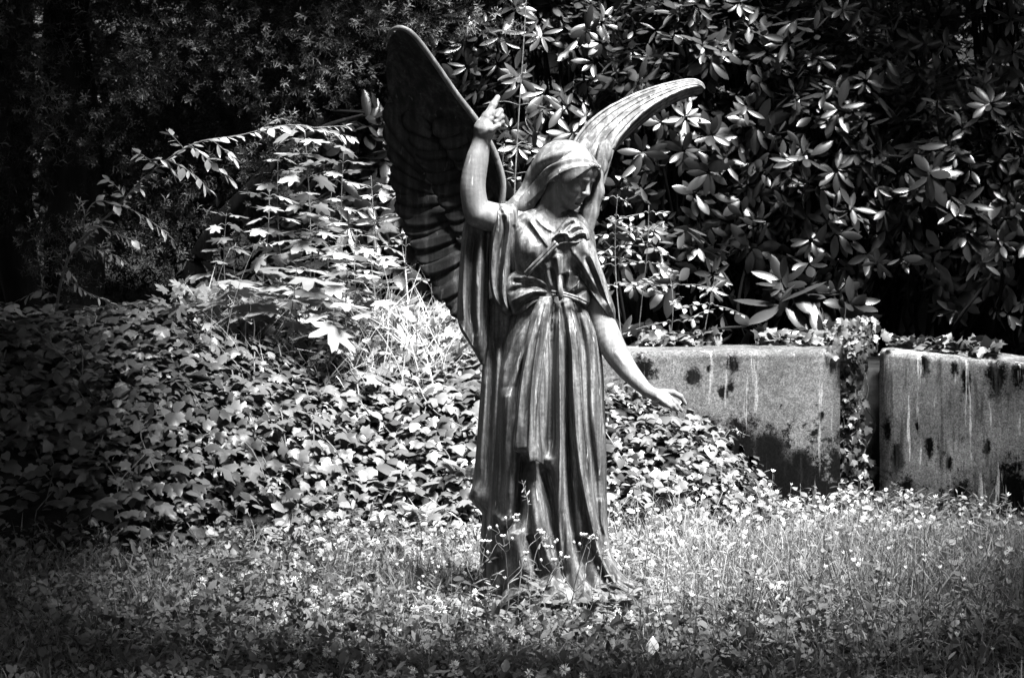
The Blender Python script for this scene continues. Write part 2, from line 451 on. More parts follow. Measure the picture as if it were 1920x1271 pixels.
T_RHODO = blade([0.015, 0.10, 0.155, 0.175, 0.165, 0.115, 0.01], 0.22, -0.35)
T_RHODO2 = blade([0.015, 0.09, 0.15, 0.165, 0.15, 0.10, 0.01], -0.12, 0.4)
T_OVAL = blade([0.01, 0.2, 0.3, 0.26, 0.14, 0.0], 0.15, 0.15)
T_LANCE = blade([0.01, 0.09, 0.13, 0.10, 0.0], 0.12, 0.2)
T_NEEDLE = blade([0.06, 0.09, 0.0], 0.1, 0.3)
def grass_t(curl, w=0.012):
    V = []; Fc = []
    for k, y in enumerate(np.linspace(0, 1, 5)):
        ww = w * (1 - y) ** 0.6; V += [(-ww, y, -curl * y ** 2.2), (ww, y, -curl * y ** 2.2)]
        if k: a = 2 * k - 2; Fc += [(a, a + 1, a + 3), (a, a + 3, a + 2)]
    return np.array(V, float), np.array(Fc)
T_GRASS = [grass_t(c, w) for c, w in ((0.15, 0.010), (0.5, 0.012), (0.9, 0.014))]
def trefoil():
    V, Fc = [], []
    for k in range(3):
        a = R(90 + 120 * k); c, s = math.cos(a), math.sin(a); b0 = len(V)
        for (x, y, z) in [(0, .06, 0), (-.28, .45, .06), (-.24, .85, .05), (0, .9, .0), (.24, .85, .05), (.28, .45, .06)]:
            V.append((x * s + y * c, -x * c + y * s, z))
        Fc += [(b0, b0 + 2, b0 + 1), (b0, b0 + 3, b0 + 2), (b0, b0 + 4, b0 + 3), (b0, b0 + 5, b0 + 4)]
    return np.array(V, float), np.array(Fc)
T_CLOVER = trefoil()

def rdir(n, up=0.0):
    v = rng.normal(size=(n, 3)); v[:, 2] += up; return norm(v)

def ground_normal(x, y, e=0.05):
    return norm(np.stack([ground(x - e, y) - ground(x + e, y), ground(x, y - e) - ground(x, y + e), np.full_like(x, 2 * e)], -1))

M_IVY = leaf_mat("ivy_leaf", 0.012, 0.095, 0.42, 0.4, 0.12)
M_RHODO = leaf_mat("rhododendron_leaf", 0.007, 0.038, 0.36, 0.55, 0.08)
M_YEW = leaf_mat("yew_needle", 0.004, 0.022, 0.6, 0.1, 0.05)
M_MAPLE = leaf_mat("maple_leaf", 0.05, 0.19, 0.5, 0.35, 0.3)
M_SPRAY = leaf_mat("young_leaf", 0.06, 0.18, 0.45, 0.4, 0.35)
M_SHRUB = leaf_mat("shrub_leaf", 0.06, 0.20, 0.4, 0.5, 0.2)
M_GRASS = leaf_mat("grass_blade", 0.03, 0.19, 0.55, 0.3, 0.3)
M_STRAW = leaf_mat("dry_straw", 0.08, 0.30, 0.7, 0.2, 0.2)
M_HERB = leaf_mat("meadow_leaf", 0.03, 0.17, 0.5, 0.4, 0.25)
M_BARK = plain_mat("dark_bark", 0.002, 0.008, 22, 0.95, 0.7, stretch=(1, 1, 0.25))
M_TWIG = plain_mat("twig_bark", 0.05, 0.14, 30, 0.85, 0.3)
M_PETAL = leaf_mat("white_petal", 0.55, 0.85, 0.6, 0.3, 0.3)
M_BUD = plain_mat("flower_bud", 0.25, 0.45, 60, 0.7, 0.1)

# ------------------------------------------------------------------ ivy over the bank
mb = MB(); N = 27000
x = rng.uniform(-3.6, 1.35, N); y = rng.uniform(0.80, 3.9, N)
bz = bank(x, y)
slope = np.abs(ground(x, y + 0.08) - ground(x, y - 0.08)) / 0.16
lit = (slope > 0.10) | ((bz > 0.5) & (rng.random(N) < 0.45))
thin = np.where((x < -0.9) & (bz < 0.40), np.interp(x, [-2.2, -0.9], [0.22, 0.8]), 1.0) * np.where(bz < 0.12, 0.35, 1)
keep = lit & (bz > 0.015) & (y < wall_line(x) + 0.05 * (x > 0.5) + 9 * (x < 0.25)) & (rng.random(N) < thin)
x, y = x[keep], y[keep]; n = len(x)
nt_ = ground_normal(x, y)
lay = rng.random(n) ** 1.3 * 0.10
P = np.stack([x, y, ground(x, y)], -1) + nt_ * (lay + 0.01)[:, None]
nn = norm(0.8 * nt_ + np.array([0, 0, 0.42]) + 0.40 * rng.normal(size=(n, 3)))
dn = np.stack([0.35 * np.ones(n), -0.8 * np.ones(n), -0.75 * np.ones(n)], -1) + 0.55 * rng.normal(size=(n, 3))
dn = dn - (dn * nn).sum(1, keepdims=True) * nn
S = np.clip(0.052 * np.exp(0.30 * rng.normal(size=n)), 0.018, 0.095) * np.where(x > 0.4, 0.75, 1); t = rng.random(n) ** 1.2
hlf = rng.random(n) < 0.8
B = basis(dn, nn)
scatter(mb, T_IVY, P[hlf], B[hlf], S[hlf], t[hlf]); scatter(mb, T_IVY2, P[~hlf], B[~hlf], S[~hlf], t[~hlf])
tag(link("ivy_ground_cover", mb.mesh("ivy_ground_cover", M_IVY)), kind="stuff")
# bare runners crossing the bank
mb = MB()
for k in range(34):
    x0 = rng.uniform(-2.4, 0.2); y0 = rng.uniform(2.0, 3.0); pts = []
    for s in np.linspace(0, 1, 7):
        xx = x0 + 0.5 * s + 0.05 * rng.normal(); yy = y0 - 1.0 * s
        pts.append((xx, yy, float(ground(xx, yy)) + 0.07 + 0.03 * rng.normal()))
    tube(mb, spline(pts, 20), np.linspace(0.0035, 0.0018, 20), 5)
tag(link("ivy_runners", mb.mesh("ivy_runners", M_TWIG)), kind="stuff")

def stone(name, c, r, label, m, seed):
    th, ph = np.meshgrid(np.linspace(0, np.pi, 26), np.linspace(0, 2 * np.pi, 40, endpoint=False), indexing='ij')
    D = np.stack([np.sin(th) * np.cos(ph), np.sin(th) * np.sin(ph), np.cos(th)], -1)
    k = 1 + 0.22 * vnoise(D * 1.7, seed) + 0.10 * vnoise(D * 4.5, seed + 1) + 0.05 * vnoise(D * 11, seed + 2)
    V = D * k[..., None] * np.array(r)
    a, b = V.shape[:2]
    i, j = np.meshgrid(np.arange(a - 1), np.arange(b), indexing='ij'); q = (j + 1) % b
    Qs = np.stack([i * b + j, (i + 1) * b + j, (i + 1) * b + q, i * b + q], -1).reshape(-1, 4)
    tag(link(name, new_mesh(name, V, Qs, [m]), None, c), label, "rock")
M_MOSS = plain_mat("mossy_stone", 0.012, 0.06, 40, 0.95, 0.9, detail=10)
stone("boulder", at(868, 735, 2.5), (0.11, 0.10, 0.07), "dark mossy boulder sunk in the bank just left of the hanging sleeve", M_MOSS, 3)
# ------------------------------------------------------------------ the angel statue
M_BRONZE = bronze("weathered_bronze", 0.022, 0.135, 0.4, 0.5)
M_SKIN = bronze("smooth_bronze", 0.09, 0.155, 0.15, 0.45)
M_VEIL = bronze("veil_bronze", 0.05, 0.125, 0.25, 0.5)
M_WING_SHADED = bronze("shaded_bronze", 0.005, 0.04, 0.4, 0.7)  # darker copy of the bronze, the raised wing's shade put into its colour
M_WING_LIT = bronze("lit_bronze", 0.03, 0.16, 0.3, 0.5)  # lit copy of the wing bronze, light put into its colour

# --- signed distance sculpting on a voxel block, meshed with surface nets
class Field:
    def __init__(s, lo, hi, h):
        s.lo = np.array(lo, float); s.h = h
        s.n = np.ceil((np.array(hi, float) - s.lo) / h).astype(int) + 1
        s.S = np.full(s.n, 50.0, np.float32)
    def block(s, lo, hi):
        a = np.clip(np.floor((np.asarray(lo) - s.lo) / s.h).astype(int), 0, s.n)
        b = np.clip(np.ceil((np.asarray(hi) - s.lo) / s.h).astype(int) + 1, 0, s.n)
        ax = [s.lo[k] + s.h * np.arange(a[k], b[k]) for k in range(3)]
        P = np.stack(np.meshgrid(*ax, indexing='ij'), -1).astype(np.float32)
        return tuple(slice(a[k], b[k]) for k in range(3)), P
    def op(s, fn, lo, hi, k=6.0, mode='add'):
        pad = k + 3
        sl, P = s.block(np.asarray(lo, float) - pad, np.asarray(hi, float) + pad)
        if P.size == 0: return
        d = fn(P).astype(np.float32); S = s.S[sl]
        if mode == 'cut': d, S = -d, S
        if mode == 'add':
            h = np.maximum(k - np.abs(S - d), 0) / k
            s.S[sl] = np.minimum(S, d) - h * h * k * 0.25
        else:
            h = np.maximum(k - np.abs(S - d), 0) / k
            s.S[sl] = np.maximum(S, d) + h * h * k * 0.25
    def cap(s, a, b, ra, rb=None, k=6.0, mode='add'):
        a = np.asarray(a, float); b = np.asarray(b, float); rb = ra if rb is None else rb
        ab = b - a; L = max(ab @ ab, 1e-6); r = max(ra, rb)
        def fn(P):
            t = np.clip(((P - a) @ ab) / L, 0, 1)
            return np.linalg.norm(P - a - t[..., None] * ab, axis=-1) - (ra + (rb - ra) * t)
        s.op(fn, np.minimum(a, b) - r, np.maximum(a, b) + r, k, mode)
    def chain(s, pts, rs, k=6.0, mode='add'):
        for i in range(len(pts) - 1): s.cap(pts[i], pts[i + 1], rs[i], rs[i + 1], k, mode)
    def limb(s, pts, rs, n=16, k=1.6):
        Pr = spline(np.concatenate([np.array(pts, float), np.array(rs, float)[:, None]], 1), n)
        s.chain(Pr[:, :3], Pr[:, 3], k)
    def ell(s, c, ax, r, k=6.0, mode='add'):
        """ellipsoid: centre, 3x3 rows of axes, radii"""
        c = np.asarray(c, float); ax = np.asarray(ax, float); r = np.asarray(r, float)
        def fn(P):
            q = (P - c) @ ax.T
            k0 = np.linalg.norm(q / r, axis=-1); k1 = np.linalg.norm(q / (r * r), axis=-1)
            return k0 * (k0 - 1) / np.maximum(k1, 1e-6)
        e = np.sqrt(((ax * r[:, None]) ** 2).sum(0))
        s.op(fn, c - e, c + e, k, mode)
    def mesh(s):
        S = s.S; n = np.array(S.shape); sg = S < 0
        c = np.zeros(n - 1, np.int8)
        for dx in (0, 1):
            for dy in (0, 1):
                for dz in (0, 1):
                    c += sg[dx:n[0] - 1 + dx, dy:n[1] - 1 + dy, dz:n[2] - 1 + dz]
        I = np.argwhere((c > 0) & (c < 8))
        idx = np.full(n - 1, -1, np.int32); idx[tuple(I.T)] = np.arange(len(I))
        acc = np.zeros((len(I), 3)); cnt = np.zeros(len(I))
        off = [(0, 0, 0), (1, 0, 0), (0, 1, 0), (0, 0, 1), (1, 1, 0), (1, 0, 1), (0, 1, 1), (1, 1, 1)]
        val = {o: S[tuple((I + np.array(o)).T)] for o in off}
        for a in off:
            for k in range(3):
                if a[k] == 0:
                    b = list(a); b[k] = 1; b = tuple(b)
                    va, vb = val[a], val[b]; m = (va < 0) != (vb < 0)
                    t = np.where(m, va / np.where(m, va - vb, 1), 0)
                    p = np.array(a, float)[None] + t[:, None] * (np.array(b) - np.array(a))[None]
                    acc[m] += p[m]; cnt[m] += 1
        V = (I + acc / cnt[:, None]) * s.h + s.lo
        Q = []
        for k in range(3):
            o1, o2 = [(1, 2), (2, 0), (0, 1)][k]
            sa = [slice(1, -1)] * 3; sa[k] = slice(0, -1); sb = list(sa); sb[k] = slice(1, None)
            A = sg[tuple(sa)]; B = sg[tuple(sb)]
            E = np.argwhere(A != B)
            if not len(E): continue
            base = E.copy(); base[:, [q for q in range(3) if q != k]] += 1
            def at_(d1, d2):
                q = base.copy(); q[:, o1] -= d1; q[:, o2] -= d2
                return idx[tuple(q.T)]
            f = np.stack([at_(1, 1), at_(0, 1), at_(0, 0), at_(1, 0)], -1)
            fl = B[tuple(E.T)]
            f[fl] = f[fl][:, ::-1]
            Q.append(f)
        Q = np.concatenate(Q)
        return V, Q[(Q >= 0).all(1)]

def poly_dist(P, L):
    """distance, signed side and station of points P (n,2) against polyline L (m,2)"""
    best = np.full(len(P), 1e9); side = np.zeros(len(P)); st = np.zeros(len(P))
    m = len(L) - 1
    for i in range(m):
        a, b = L[i], L[i + 1]; ab = b - a; q = P - a
        t = np.clip((q @ ab) / max(ab @ ab, 1e-6), 0, 1)
        e = q - t[:, None] * ab
        d = np.linalg.norm(e, axis=1); c = d < best
        best[c] = d[c]; side[c] = np.sign(ab[0] * q[c, 1] - ab[1] * q[c, 0]); st[c] = (i + t[c]) / m
    return best, side, st

def relief(UV, ridges, blobs=()):
    """height towards the viewer added by folds: each is (points, width, height[, kind])
       kind: 'r' rounded, 's' sharp crest, 'e' edge (steep on the right of travel, long slope on the left)"""
    H = np.zeros(len(UV))
    for f in ridges:
        L = spline(np.array(f[0], float), 4 * len(f[0])); w, h = f[1], f[2]; kind = f[3] if len(f) > 3 else 'r'
        w0, w1 = (w if isinstance(w, tuple) else (w, w)); h0, h1 = (h if isinstance(h, tuple) else (h, h))
        wm = max(w0, w1) * 3
        near = ((UV > L.min(0) - wm) & (UV < L.max(0) + wm)).all(1)
        if not near.any(): continue
        d, sd, st = poly_dist(UV[near], L)
        ww = w0 + (w1 - w0) * st; hh = 1.25 * (h0 + (h1 - h0) * st) * np.clip(st / 0.1, 0.25, 1) * np.clip((1 - st) / 0.22, 0.0, 1) ** 0.8; x = d / ww
        if kind == 's': p = np.exp(-1.5 * x) * np.clip(1.6 - 0.5 * x, 0, 1)
        elif kind == 'e': p = np.where(sd > 0, np.exp(-(x * 2.6) ** 2), np.exp(-0.9 * x ** 1.3))
        elif kind == 'f': p = np.where(sd < 0, np.exp(-(x * 2.6) ** 2), np.exp(-0.9 * x ** 1.3))
        else: p = np.exp(-x * x)
        H[near] += hh * p
    for (c, r, h) in blobs:
        q = (UV - np.array(c, float)) / np.array(r, float)
        H += h * np.exp(-(q * q).sum(1))
    return H

def loft(rows, ridges=(), blobs=(), nf=110, nb=26, step=2.2, vmap=None, fold=0.0, fscale=0.09, fseed=0, sup=(0.92, 0.8)):
    """cloth or body lofted down the rows (v, left u, right u, centre depth, front depth, back depth)"""
    rows = np.array(rows, float)
    nv = int((rows[-1, 0] - rows[0, 0]) / step)
    v = np.linspace(rows[0, 0], rows[-1, 0], nv)
    r = hermite(rows[:, 0], rows[:, 1:], v)
    th = np.concatenate([np.linspace(np.pi, 0, nf), -np.linspace(0, np.pi, nb + 2)[1:-1]])
    c, s = np.cos(th), np.sin(th)
    cu = np.sign(c) * np.abs(c) ** sup[0]; sd = np.sign(s) * np.abs(s) ** sup[1]
    mid = (r[:, 0] + r[:, 1]) / 2; half = (r[:, 1] - r[:, 0]) / 2
    U = mid[:, None] + half[:, None] * cu[None]
    V = np.repeat(v[:, None], len(th), 1)
    D = r[:, 2:3] + np.where(sd[None] > 0, r[:, 3:4], r[:, 4:5]) * sd[None]
    front = np.clip(s, 0, 1)[None] ** 0.5 * np.ones_like(U)
    if vmap is not None: V = vmap(U, V, r, v)
    UV = np.stack([U.ravel(), V.ravel()], 1)
    H = relief(UV, ridges, blobs).reshape(U.shape)
    if fold:
        F = vnoise(np.stack([U * fscale, V * 0.012, np.full_like(U, fseed)], -1), fseed) + 0.5 * vnoise(np.stack([U * fscale * 2.3, V * 0.02, np.full_like(U, fseed)], -1), fseed + 5)
        H = H + fold * F
    D = D + H * front
    n = len(th); m = nv
    G = np.stack([U, V, D], -1).reshape(-1, 3)
    i, j = np.meshgrid(np.arange(m - 1), np.arange(n), indexing='ij'); k = (j + 1) % n
    Q = np.stack([i * n + j, (i + 1) * n + j, (i + 1) * n + k, i * n + k], -1).reshape(-1, 4)
    top, bot = G[:n].mean(0), G[-n:].mean(0)
    G = np.concatenate([G, [top, bot]])
    jj = np.arange(n); kk = (jj + 1) % n
    T = np.concatenate([np.stack([jj, kk, np.full(n, m * n)], -1), np.stack([(m - 1) * n + kk, (m - 1) * n + jj, np.full(n, m * n + 1)], -1)])
    return G, Q, T

ANGEL = thing("angel_statue", at(1040, 1150), "life-size weathered bronze angel with spread wings, veiled head bowed and one hand raised", "statue")
A0 = np.array(ANGEL.location)

def part(name, G, Q, T, mat_, parent=ANGEL, world_pts=None):
    W = sculpt(G) if world_pts is None else world_pts
    fs = [Q] if T is None else [Q, T]
    o = link(name, new_mesh(name, W - A0, fs, [mat_]), parent)
    return o

def from_field(name, F, ridges=(), blobs=(), mat_=None, parent=ANGEL, cut=None):
    V, Q = F.mesh()
    # smooth a little, then press the folds in along the facing side
    if ridges or blobs:
        e1 = V[Q[:, 1]] - V[Q[:, 0]]; e2 = V[Q[:, 3]] - V[Q[:, 0]]; fn = np.cross(e1, e2)
        N = np.zeros_like(V)
        for k in range(4): np.add.at(N, Q[:, k], fn)
        N = norm(N)
        V = V + N * (relief(V[:, :2], ridges, blobs) * np.clip(N[:, 2] * 2 + 0.3, 0, 1))[:, None]
    return part(name, V, Q, None, mat_, parent)

# ---- figure: head, neck, arms and hands in one skin
F = Field((855, 172, -60), (1300, 800, 135), 1.7)
fw = norm(np.array([0.70, 0.44, 0.56])); up = np.array([0.40, -0.87, 0.20]); up = norm(up - (up @ fw) * fw); sd = np.cross(fw, up)
AX = np.array([fw, up, sd]); C = np.array([1067, 327, 22.0])
def hp(a, b, c=0): return C + a * fw + b * up + c * sd       # head space: forward, up, side
F.ell(hp(-10, 16), AX, (52, 44, 42), 4)
F.ell(hp(10, -6), AX, (37, 50, 34), 10)
F.ell(hp(24, -34), AX, (24, 22, 24), 12)                      # jaw
F.ell(hp(37, -46), AX, (9, 9, 11), 8)                         # chin
F.ell(hp(40, 25), AX, (10, 18, 26), 10)                       # forehead
for s_ in (-1, 1):
    F.ell(hp(46, 3, 15 * s_), AX, (7, 7, 10), 4, 'cut')       # eye sockets
    F.ell(hp(39.5, 2, 15 * s_), AX, (6.5, 5, 8), 2)           # lidded eyes
    F.cap(hp(43.5, -1.5, 9 * s_), hp(40, -1.5, 22 * s_), 1.7, 1.4, 1.5)   # lower lid line
    F.cap(hp(48, 11, 6 * s_), hp(41, 10, 25 * s_), 3.6, 2.5, 4)           # brows
    F.ell(hp(34, -13, 19 * s_), AX, (12, 13, 12), 8)          # cheeks
    F.ell(hp(52, -15, 5 * s_), AX, (4, 3.2, 3.6), 2)          # nostrils
F.cap(hp(47, 6), hp(57, -13), 3.6, 5.0, 4)                    # nose
F.ell(hp(44, -27.5), AX, (5.5, 2.8, 10.5), 2.0)               # upper lip
F.ell(hp(43, -33.2), AX, (5.5, 3.0, 8.5), 2.0)                # lower lip
F.cap(hp(50.0, -30.4, -8), hp(50.0, -30.4, 8), 1.1, 1.1, 1.0, 'cut')
F.ell(hp(44, -39), AX, (4, 2.5, 8), 3, 'cut')
F.chain([hp(-10, -20), (1034, 400, 8), (1030, 432, 0)], [27, 27, 34], 10)                  # neck
F.chain([(1031, 430, 0), (1040, 470, 0)], [46, 50], 14)
# raised arm
F.limb([(980, 416, -8), (950, 413, 6), (920, 407, 20), (898, 400, 28)], [28, 28, 27.5, 26.5])
F.limb([(897, 401, 28), (890, 380, 30), (886.5, 346, 30), (894, 303, 26), (899, 282, 24), (903, 260, 22)], [26, 24, 23.6, 21.4, 18.4, 15.4], 24)
F.chain([(905, 262, 22), (909, 242, 24), (915, 222, 24)], [14.5, 20, 14], 6)                # hand
F.chain([(916, 215, 25), (925, 197, 19), (933, 183, 10)], [8.2, 7.0, 5.2], 3)               # pointing finger
for (p, q, r_) in (((921, 216, 30), (938, 209, 33), (932, 219, 40)), ((921, 225, 32), (940, 219, 34), (930, 229, 41)), ((920, 235, 32), (940, 229, 32), (929, 237, 40))):
    F.chain([p, q, r_], [7.0, 6.2, 5.2], 1.6)                                                # curled fingers
F.chain([(905, 250, 34), (921, 243, 42), (935, 236, 42)], [9, 7, 5], 2.5)                    # thumb
# lowered arm
F.limb([(1090, 470, -5), (1108, 530, 0), (1124, 585, 6), (1146, 645, 18), (1174, 690, 34), (1197, 716, 48), (1214, 733, 58)], [23, 23, 22.5, 24.5, 19.5, 15, 11.3], 34)
F.chain([(1214, 733, 58), (1231, 741, 63), (1243, 741, 64)], [11.5, 11.5, 9.5], 5)
F.chain([(1243, 735, 62), (1262, 736, 66), (1276, 743, 66), (1285, 757, 62)], [7, 6, 5, 3.4], 2)
F.chain([(1244, 741, 68), (1258, 748, 74), (1268, 757, 74), (1278, 770, 70)], [6.6, 5.8, 4.8, 3.4], 1.6)
F.chain([(1240, 744, 72), (1252, 752, 79), (1262, 761, 79), (1270, 769, 75)], [6, 5.2, 4.4, 3.2], 1.6)
F.chain([(1236, 746, 75), (1246, 754, 82), (1255, 761, 82), (1261, 767, 79)], [5, 4.5, 4, 3], 1.4)
F.chain([(1222, 741, 54), (1234, 751, 52), (1244, 757, 54), (1254, 762, 57)], [7.5, 6, 5, 3.6], 3)
FIG = from_field("figure", F, mat_=M_SKIN,
    ridges=[([(1160, 650), (1190, 690), (1214, 722)], 3.0, -1.2), ([(1152, 658), (1176, 690)], 4.0, 1.2)])

# ---- hair framing the face, under the veil
HB = MB()
for k_ in range(15):
    t = k_ / 14.0; a = R(-78 + 156 * t)
    p0 = hp(34 + 6 * math.cos(a), 26 * math.cos(a) + 12, 30 * math.sin(a))
    q = [hp(43 + 4 * math.cos(a) - 12 * abs(math.sin(a)), 12 + 24 * math.cos(a) - 5 * w_, (31 + 4 * math.sin(w_ * 2.6 + k_)) * math.sin(a) + 2.5 * math.sin(w_ * 3 + k_)) - (6 + 5 * abs(math.sin(a))) * (0.25 * w_) * fw for w_ in np.linspace(-1.2, 3.6 if abs(a) > 0.7 else 1.5, 7)]
    tube(HB, sculpt(spline(q, 16)), PX * np.linspace(4.6, 2.2, 16), 6)
link("hair", HB.mesh("hair", M_BRONZE, A0), FIG)

# ---- veil: a shell round the head that falls to both shoulders
F = Field((925, 255, -75), (1150, 455, 100), 1.6)
F.ell(hp(-10, 6), AX, (62, 50, 53), 4)
F.ell(hp(9, 6), AX, (53.5, 48, 51), 8)
F.chain([hp(-22, 0), (1030, 340, -10), (996, 372, -6), (968, 388, 2), (944, 396, 8)], [48, 44, 26, 15, 6], 16)
F.chain([(1040, 350, -20), (1035, 400, -40)], [45, 40], 12)
F.chain([(1112, 330, -12), (1113, 360, -10), (1105, 400, -2), (1100, 436, 12)], [20, 19, 16, 12], 8)
F.ell(hp(28, -12), AX, (70, 50, 40.5), 5, 'cut')              # the opening round the face
F.chain([hp(52, -22, 4), (1060, 420, 70)], [36, 30], 5, 'cut')
F.chain([(1050, 372, 44), (1026, 390, 44), (1002, 401, 38)], [36, 28, 13], 5, 'cut')
F.chain([(1060, 390, 30), (1065, 440, 40)], [34, 34], 5, 'cut')
F.chain([(1052, 370, 12), (1030, 391, 12), (1011, 404, 12)], [33, 26, 13], 4, 'cut')
VEIL = from_field("veil", F, mat_=M_VEIL, ridges=[
    ([(1131, 316), (1118, 299), (1090, 289), (1060, 293), (1022, 310), (990, 345), (968, 376)], 8, -11, 'f'),
    ([(1128, 307), (1108, 288), (1080, 281), (1050, 287), (1015, 305), (985, 340)], 8, 4.5),
    ([(1132, 322), (1105, 312), (1070, 316), (1035, 335), (1008, 363), (985, 384)], 5, 3.6, 's'),
    ([(1126, 318), (1098, 304), (1058, 309), (1020, 330), (990, 362)], 7, -4),
    ([(1050, 322), (1030, 338), (1012, 354)], 6, -2.5), ([(1118, 345), (1110, 390), (1102, 428)], 4, 2)])

# ---- gown: bodice and skirt
GOWN_ROWS = [
    (392, 992, 1070, -6, 40, 48), (405, 958, 1094, -6, 46, 52), (425, 946, 1110, -6, 54, 54), (450, 945, 1116, -6, 60, 54), (480, 948, 1118, -6, 62, 52),
    (510, 956, 1112, -6, 58, 50), (540, 972, 1106, -6, 53, 48), (553, 978, 1103, -6, 51, 46), (575, 966, 1106, -6, 55, 50), (620, 950, 1122, -6, 63, 56),
    (680, 938, 1130, -6, 70, 62), (760, 928, 1134, -6, 75, 66), (850, 920, 1137, -6, 78, 70), (920, 916, 1138, -6, 80, 74), (960, 914, 1139, -4, 82, 76),
    (1010, 912, 1142, -2, 88, 80), (1050, 912, 1152, 0, 93, 82), (1085, 912, 1174, 0, 98, 84), (1108, 912, 1196, 0, 102, 86), (1135, 914, 1212, 0, 106, 88), (1150, 916, 1214, 0, 106, 88)]
SK = [
    # bodice
    ([(990, 410), (1010, 438), (1031, 468)], 5, 5, 's'), ([(975, 412), (1000, 440), (1020, 480)], 7, -4), ([(1003, 408), (1020, 425), (1042, 437)], 5, 4, 's'),
    ([(958, 420), (964, 470), (962, 520)], 8, -9), ([(1010, 455), (1018, 480), (1014, 505)], 6, 4), ([(998, 480), (996, 500), (992, 515)], 5, -4),
    ([(1044, 475), (1048, 510), (1048, 548)], 8, 10), ([(1060, 512), (1058, 530), (1054, 548)], 6, -8), ([(1068, 505), (1066, 525), (1062, 550)], 6, 8, 's'),
    ([(1084, 515), (1080, 535), (1070, 552)], 6, 8), ([(1032, 500), (1038, 525), (1044, 548)], 6, -6), ([(1024, 490), (1030, 520), (1040, 545)], 6, 5),
    # skirt: diagonal pulls from the knot to the lower left
    ([(1030, 560), (1002, 612), (972, 690), (950, 780), (944, 880)], (6, 12), (6, 14)), ([(1022, 562), (984, 612), (952, 672), (930, 740)], (5, 9), (7, 9), 's'), ([(1010, 574), (968, 626), (940, 690)], (5, 8), (-6, -9)),
    ([(1000, 640), (972, 710), (958, 800), (956, 880)], (5, 8), (-8, -14)), ([(930, 720), (920, 820), (914, 920)], 8, -10), ([(948, 720), (954, 800), (957, 890), (948, 990)], 14, 20), ([(980, 850), (974, 920), (966, 1000)], 7, -16),
    ([(922, 960), (948, 978), (966, 962)], 6, 7), ([(925, 1000), (948, 992), (966, 978)], 5, -6), ([(934, 985), (950, 970), (960, 955)], 3, 5, 's'),
    # forward thigh, knee and shin under the cloth, black hollow beside
    ([(990, 860), (1000, 940), (1022, 1024), (1058, 1098)], (17, 9), (8, 18)), ([(1012, 860), (1036, 950), (1050, 1050), (1060, 1120)], (12, 15), (-20, -34)),
    ([(966, 990), (976, 1040), (984, 1090)], 15, 17), ([(990, 1000), (1004, 1050), (1012, 1100)], 8, -15), ([(940, 1030), (938, 1100), (946, 1140)], 10, -16), ([(956, 1000), (948, 1060), (928, 1120)], 8, 10),
    # right half: one strong ridge beside a deep groove, then the long sweeping edge, then a broad smooth thigh
    ([(1049, 561), (1049, 640), (1050, 740), (1050, 860), (1047, 960), (1054, 1040), (1068, 1110)], (5, 9), (8, 17), 's'), ([(1036, 590), (1034, 690), (1032, 800), (1030, 860)], (6, 10), (-10, -22)),
    ([(1060, 570), (1063, 660), (1063, 760), (1066, 860), (1074, 980), (1090, 1060)], (4, 8), (-8, -24)),
    ([(1058, 566), (1072, 650), (1076, 740), (1084, 850), (1104, 960), (1126, 1044), (1158, 1097), (1204, 1122)], (8, 13), (10, 32), 'e'),
    ([(1066, 561), (1084, 640), (1092, 760), (1106, 890), (1113, 985), (1116, 1020)], (4, 7), (6, 15), 's'), ([(1078, 575), (1096, 650), (1101, 760), (1114, 880), (1122, 980), (1138, 1050)], (5, 8), (-7, -20)),
    ([(1086, 562), (1112, 640), (1122, 720), (1126, 820), (1126, 900)], (11, 18), (7, 12)), ([(1094, 1000), (1092, 1060), (1106, 1120)], 14, -16), ([(1128, 930), (1128, 980), (1148, 1030)], 7, 13, 's'), ([(1140, 1010), (1150, 1060), (1180, 1092), (1222, 1106)], 6, 14, 's'),
    ([(1150, 1085), (1185, 1105), (1215, 1112)], 5, -12), ([(1096, 566), (1108, 600), (1114, 640)], 4, -5), ([(1076, 562), (1082, 590), (1090, 620)], 3, 4, 's'), ([(1040, 562), (1036, 600), (1034, 640)], 4, 6, 's'), ([(1052, 565), (1056, 600), (1056, 630)], 3, -5)]
SB = [((988, 466), (30, 34), 19), ((1094, 458), (30, 34), 17), ((1000, 700), (50, 110), 6), ((1085, 720), (45, 120), 6)]
def hem(U, V, r, v):
    t = np.clip((V - 1060) / 90, 0, 1)
    return V + t * 7 * np.sin(U * 0.11) - t * 26 * np.clip((U - 1150) / 60, 0, 1) ** 1.2
part("gown", *loft(GOWN_ROWS, SK, SB, nf=230, nb=50, step=1.9, vmap=hem, fold=1.0, fscale=0.045, fseed=3), M_BRONZE)

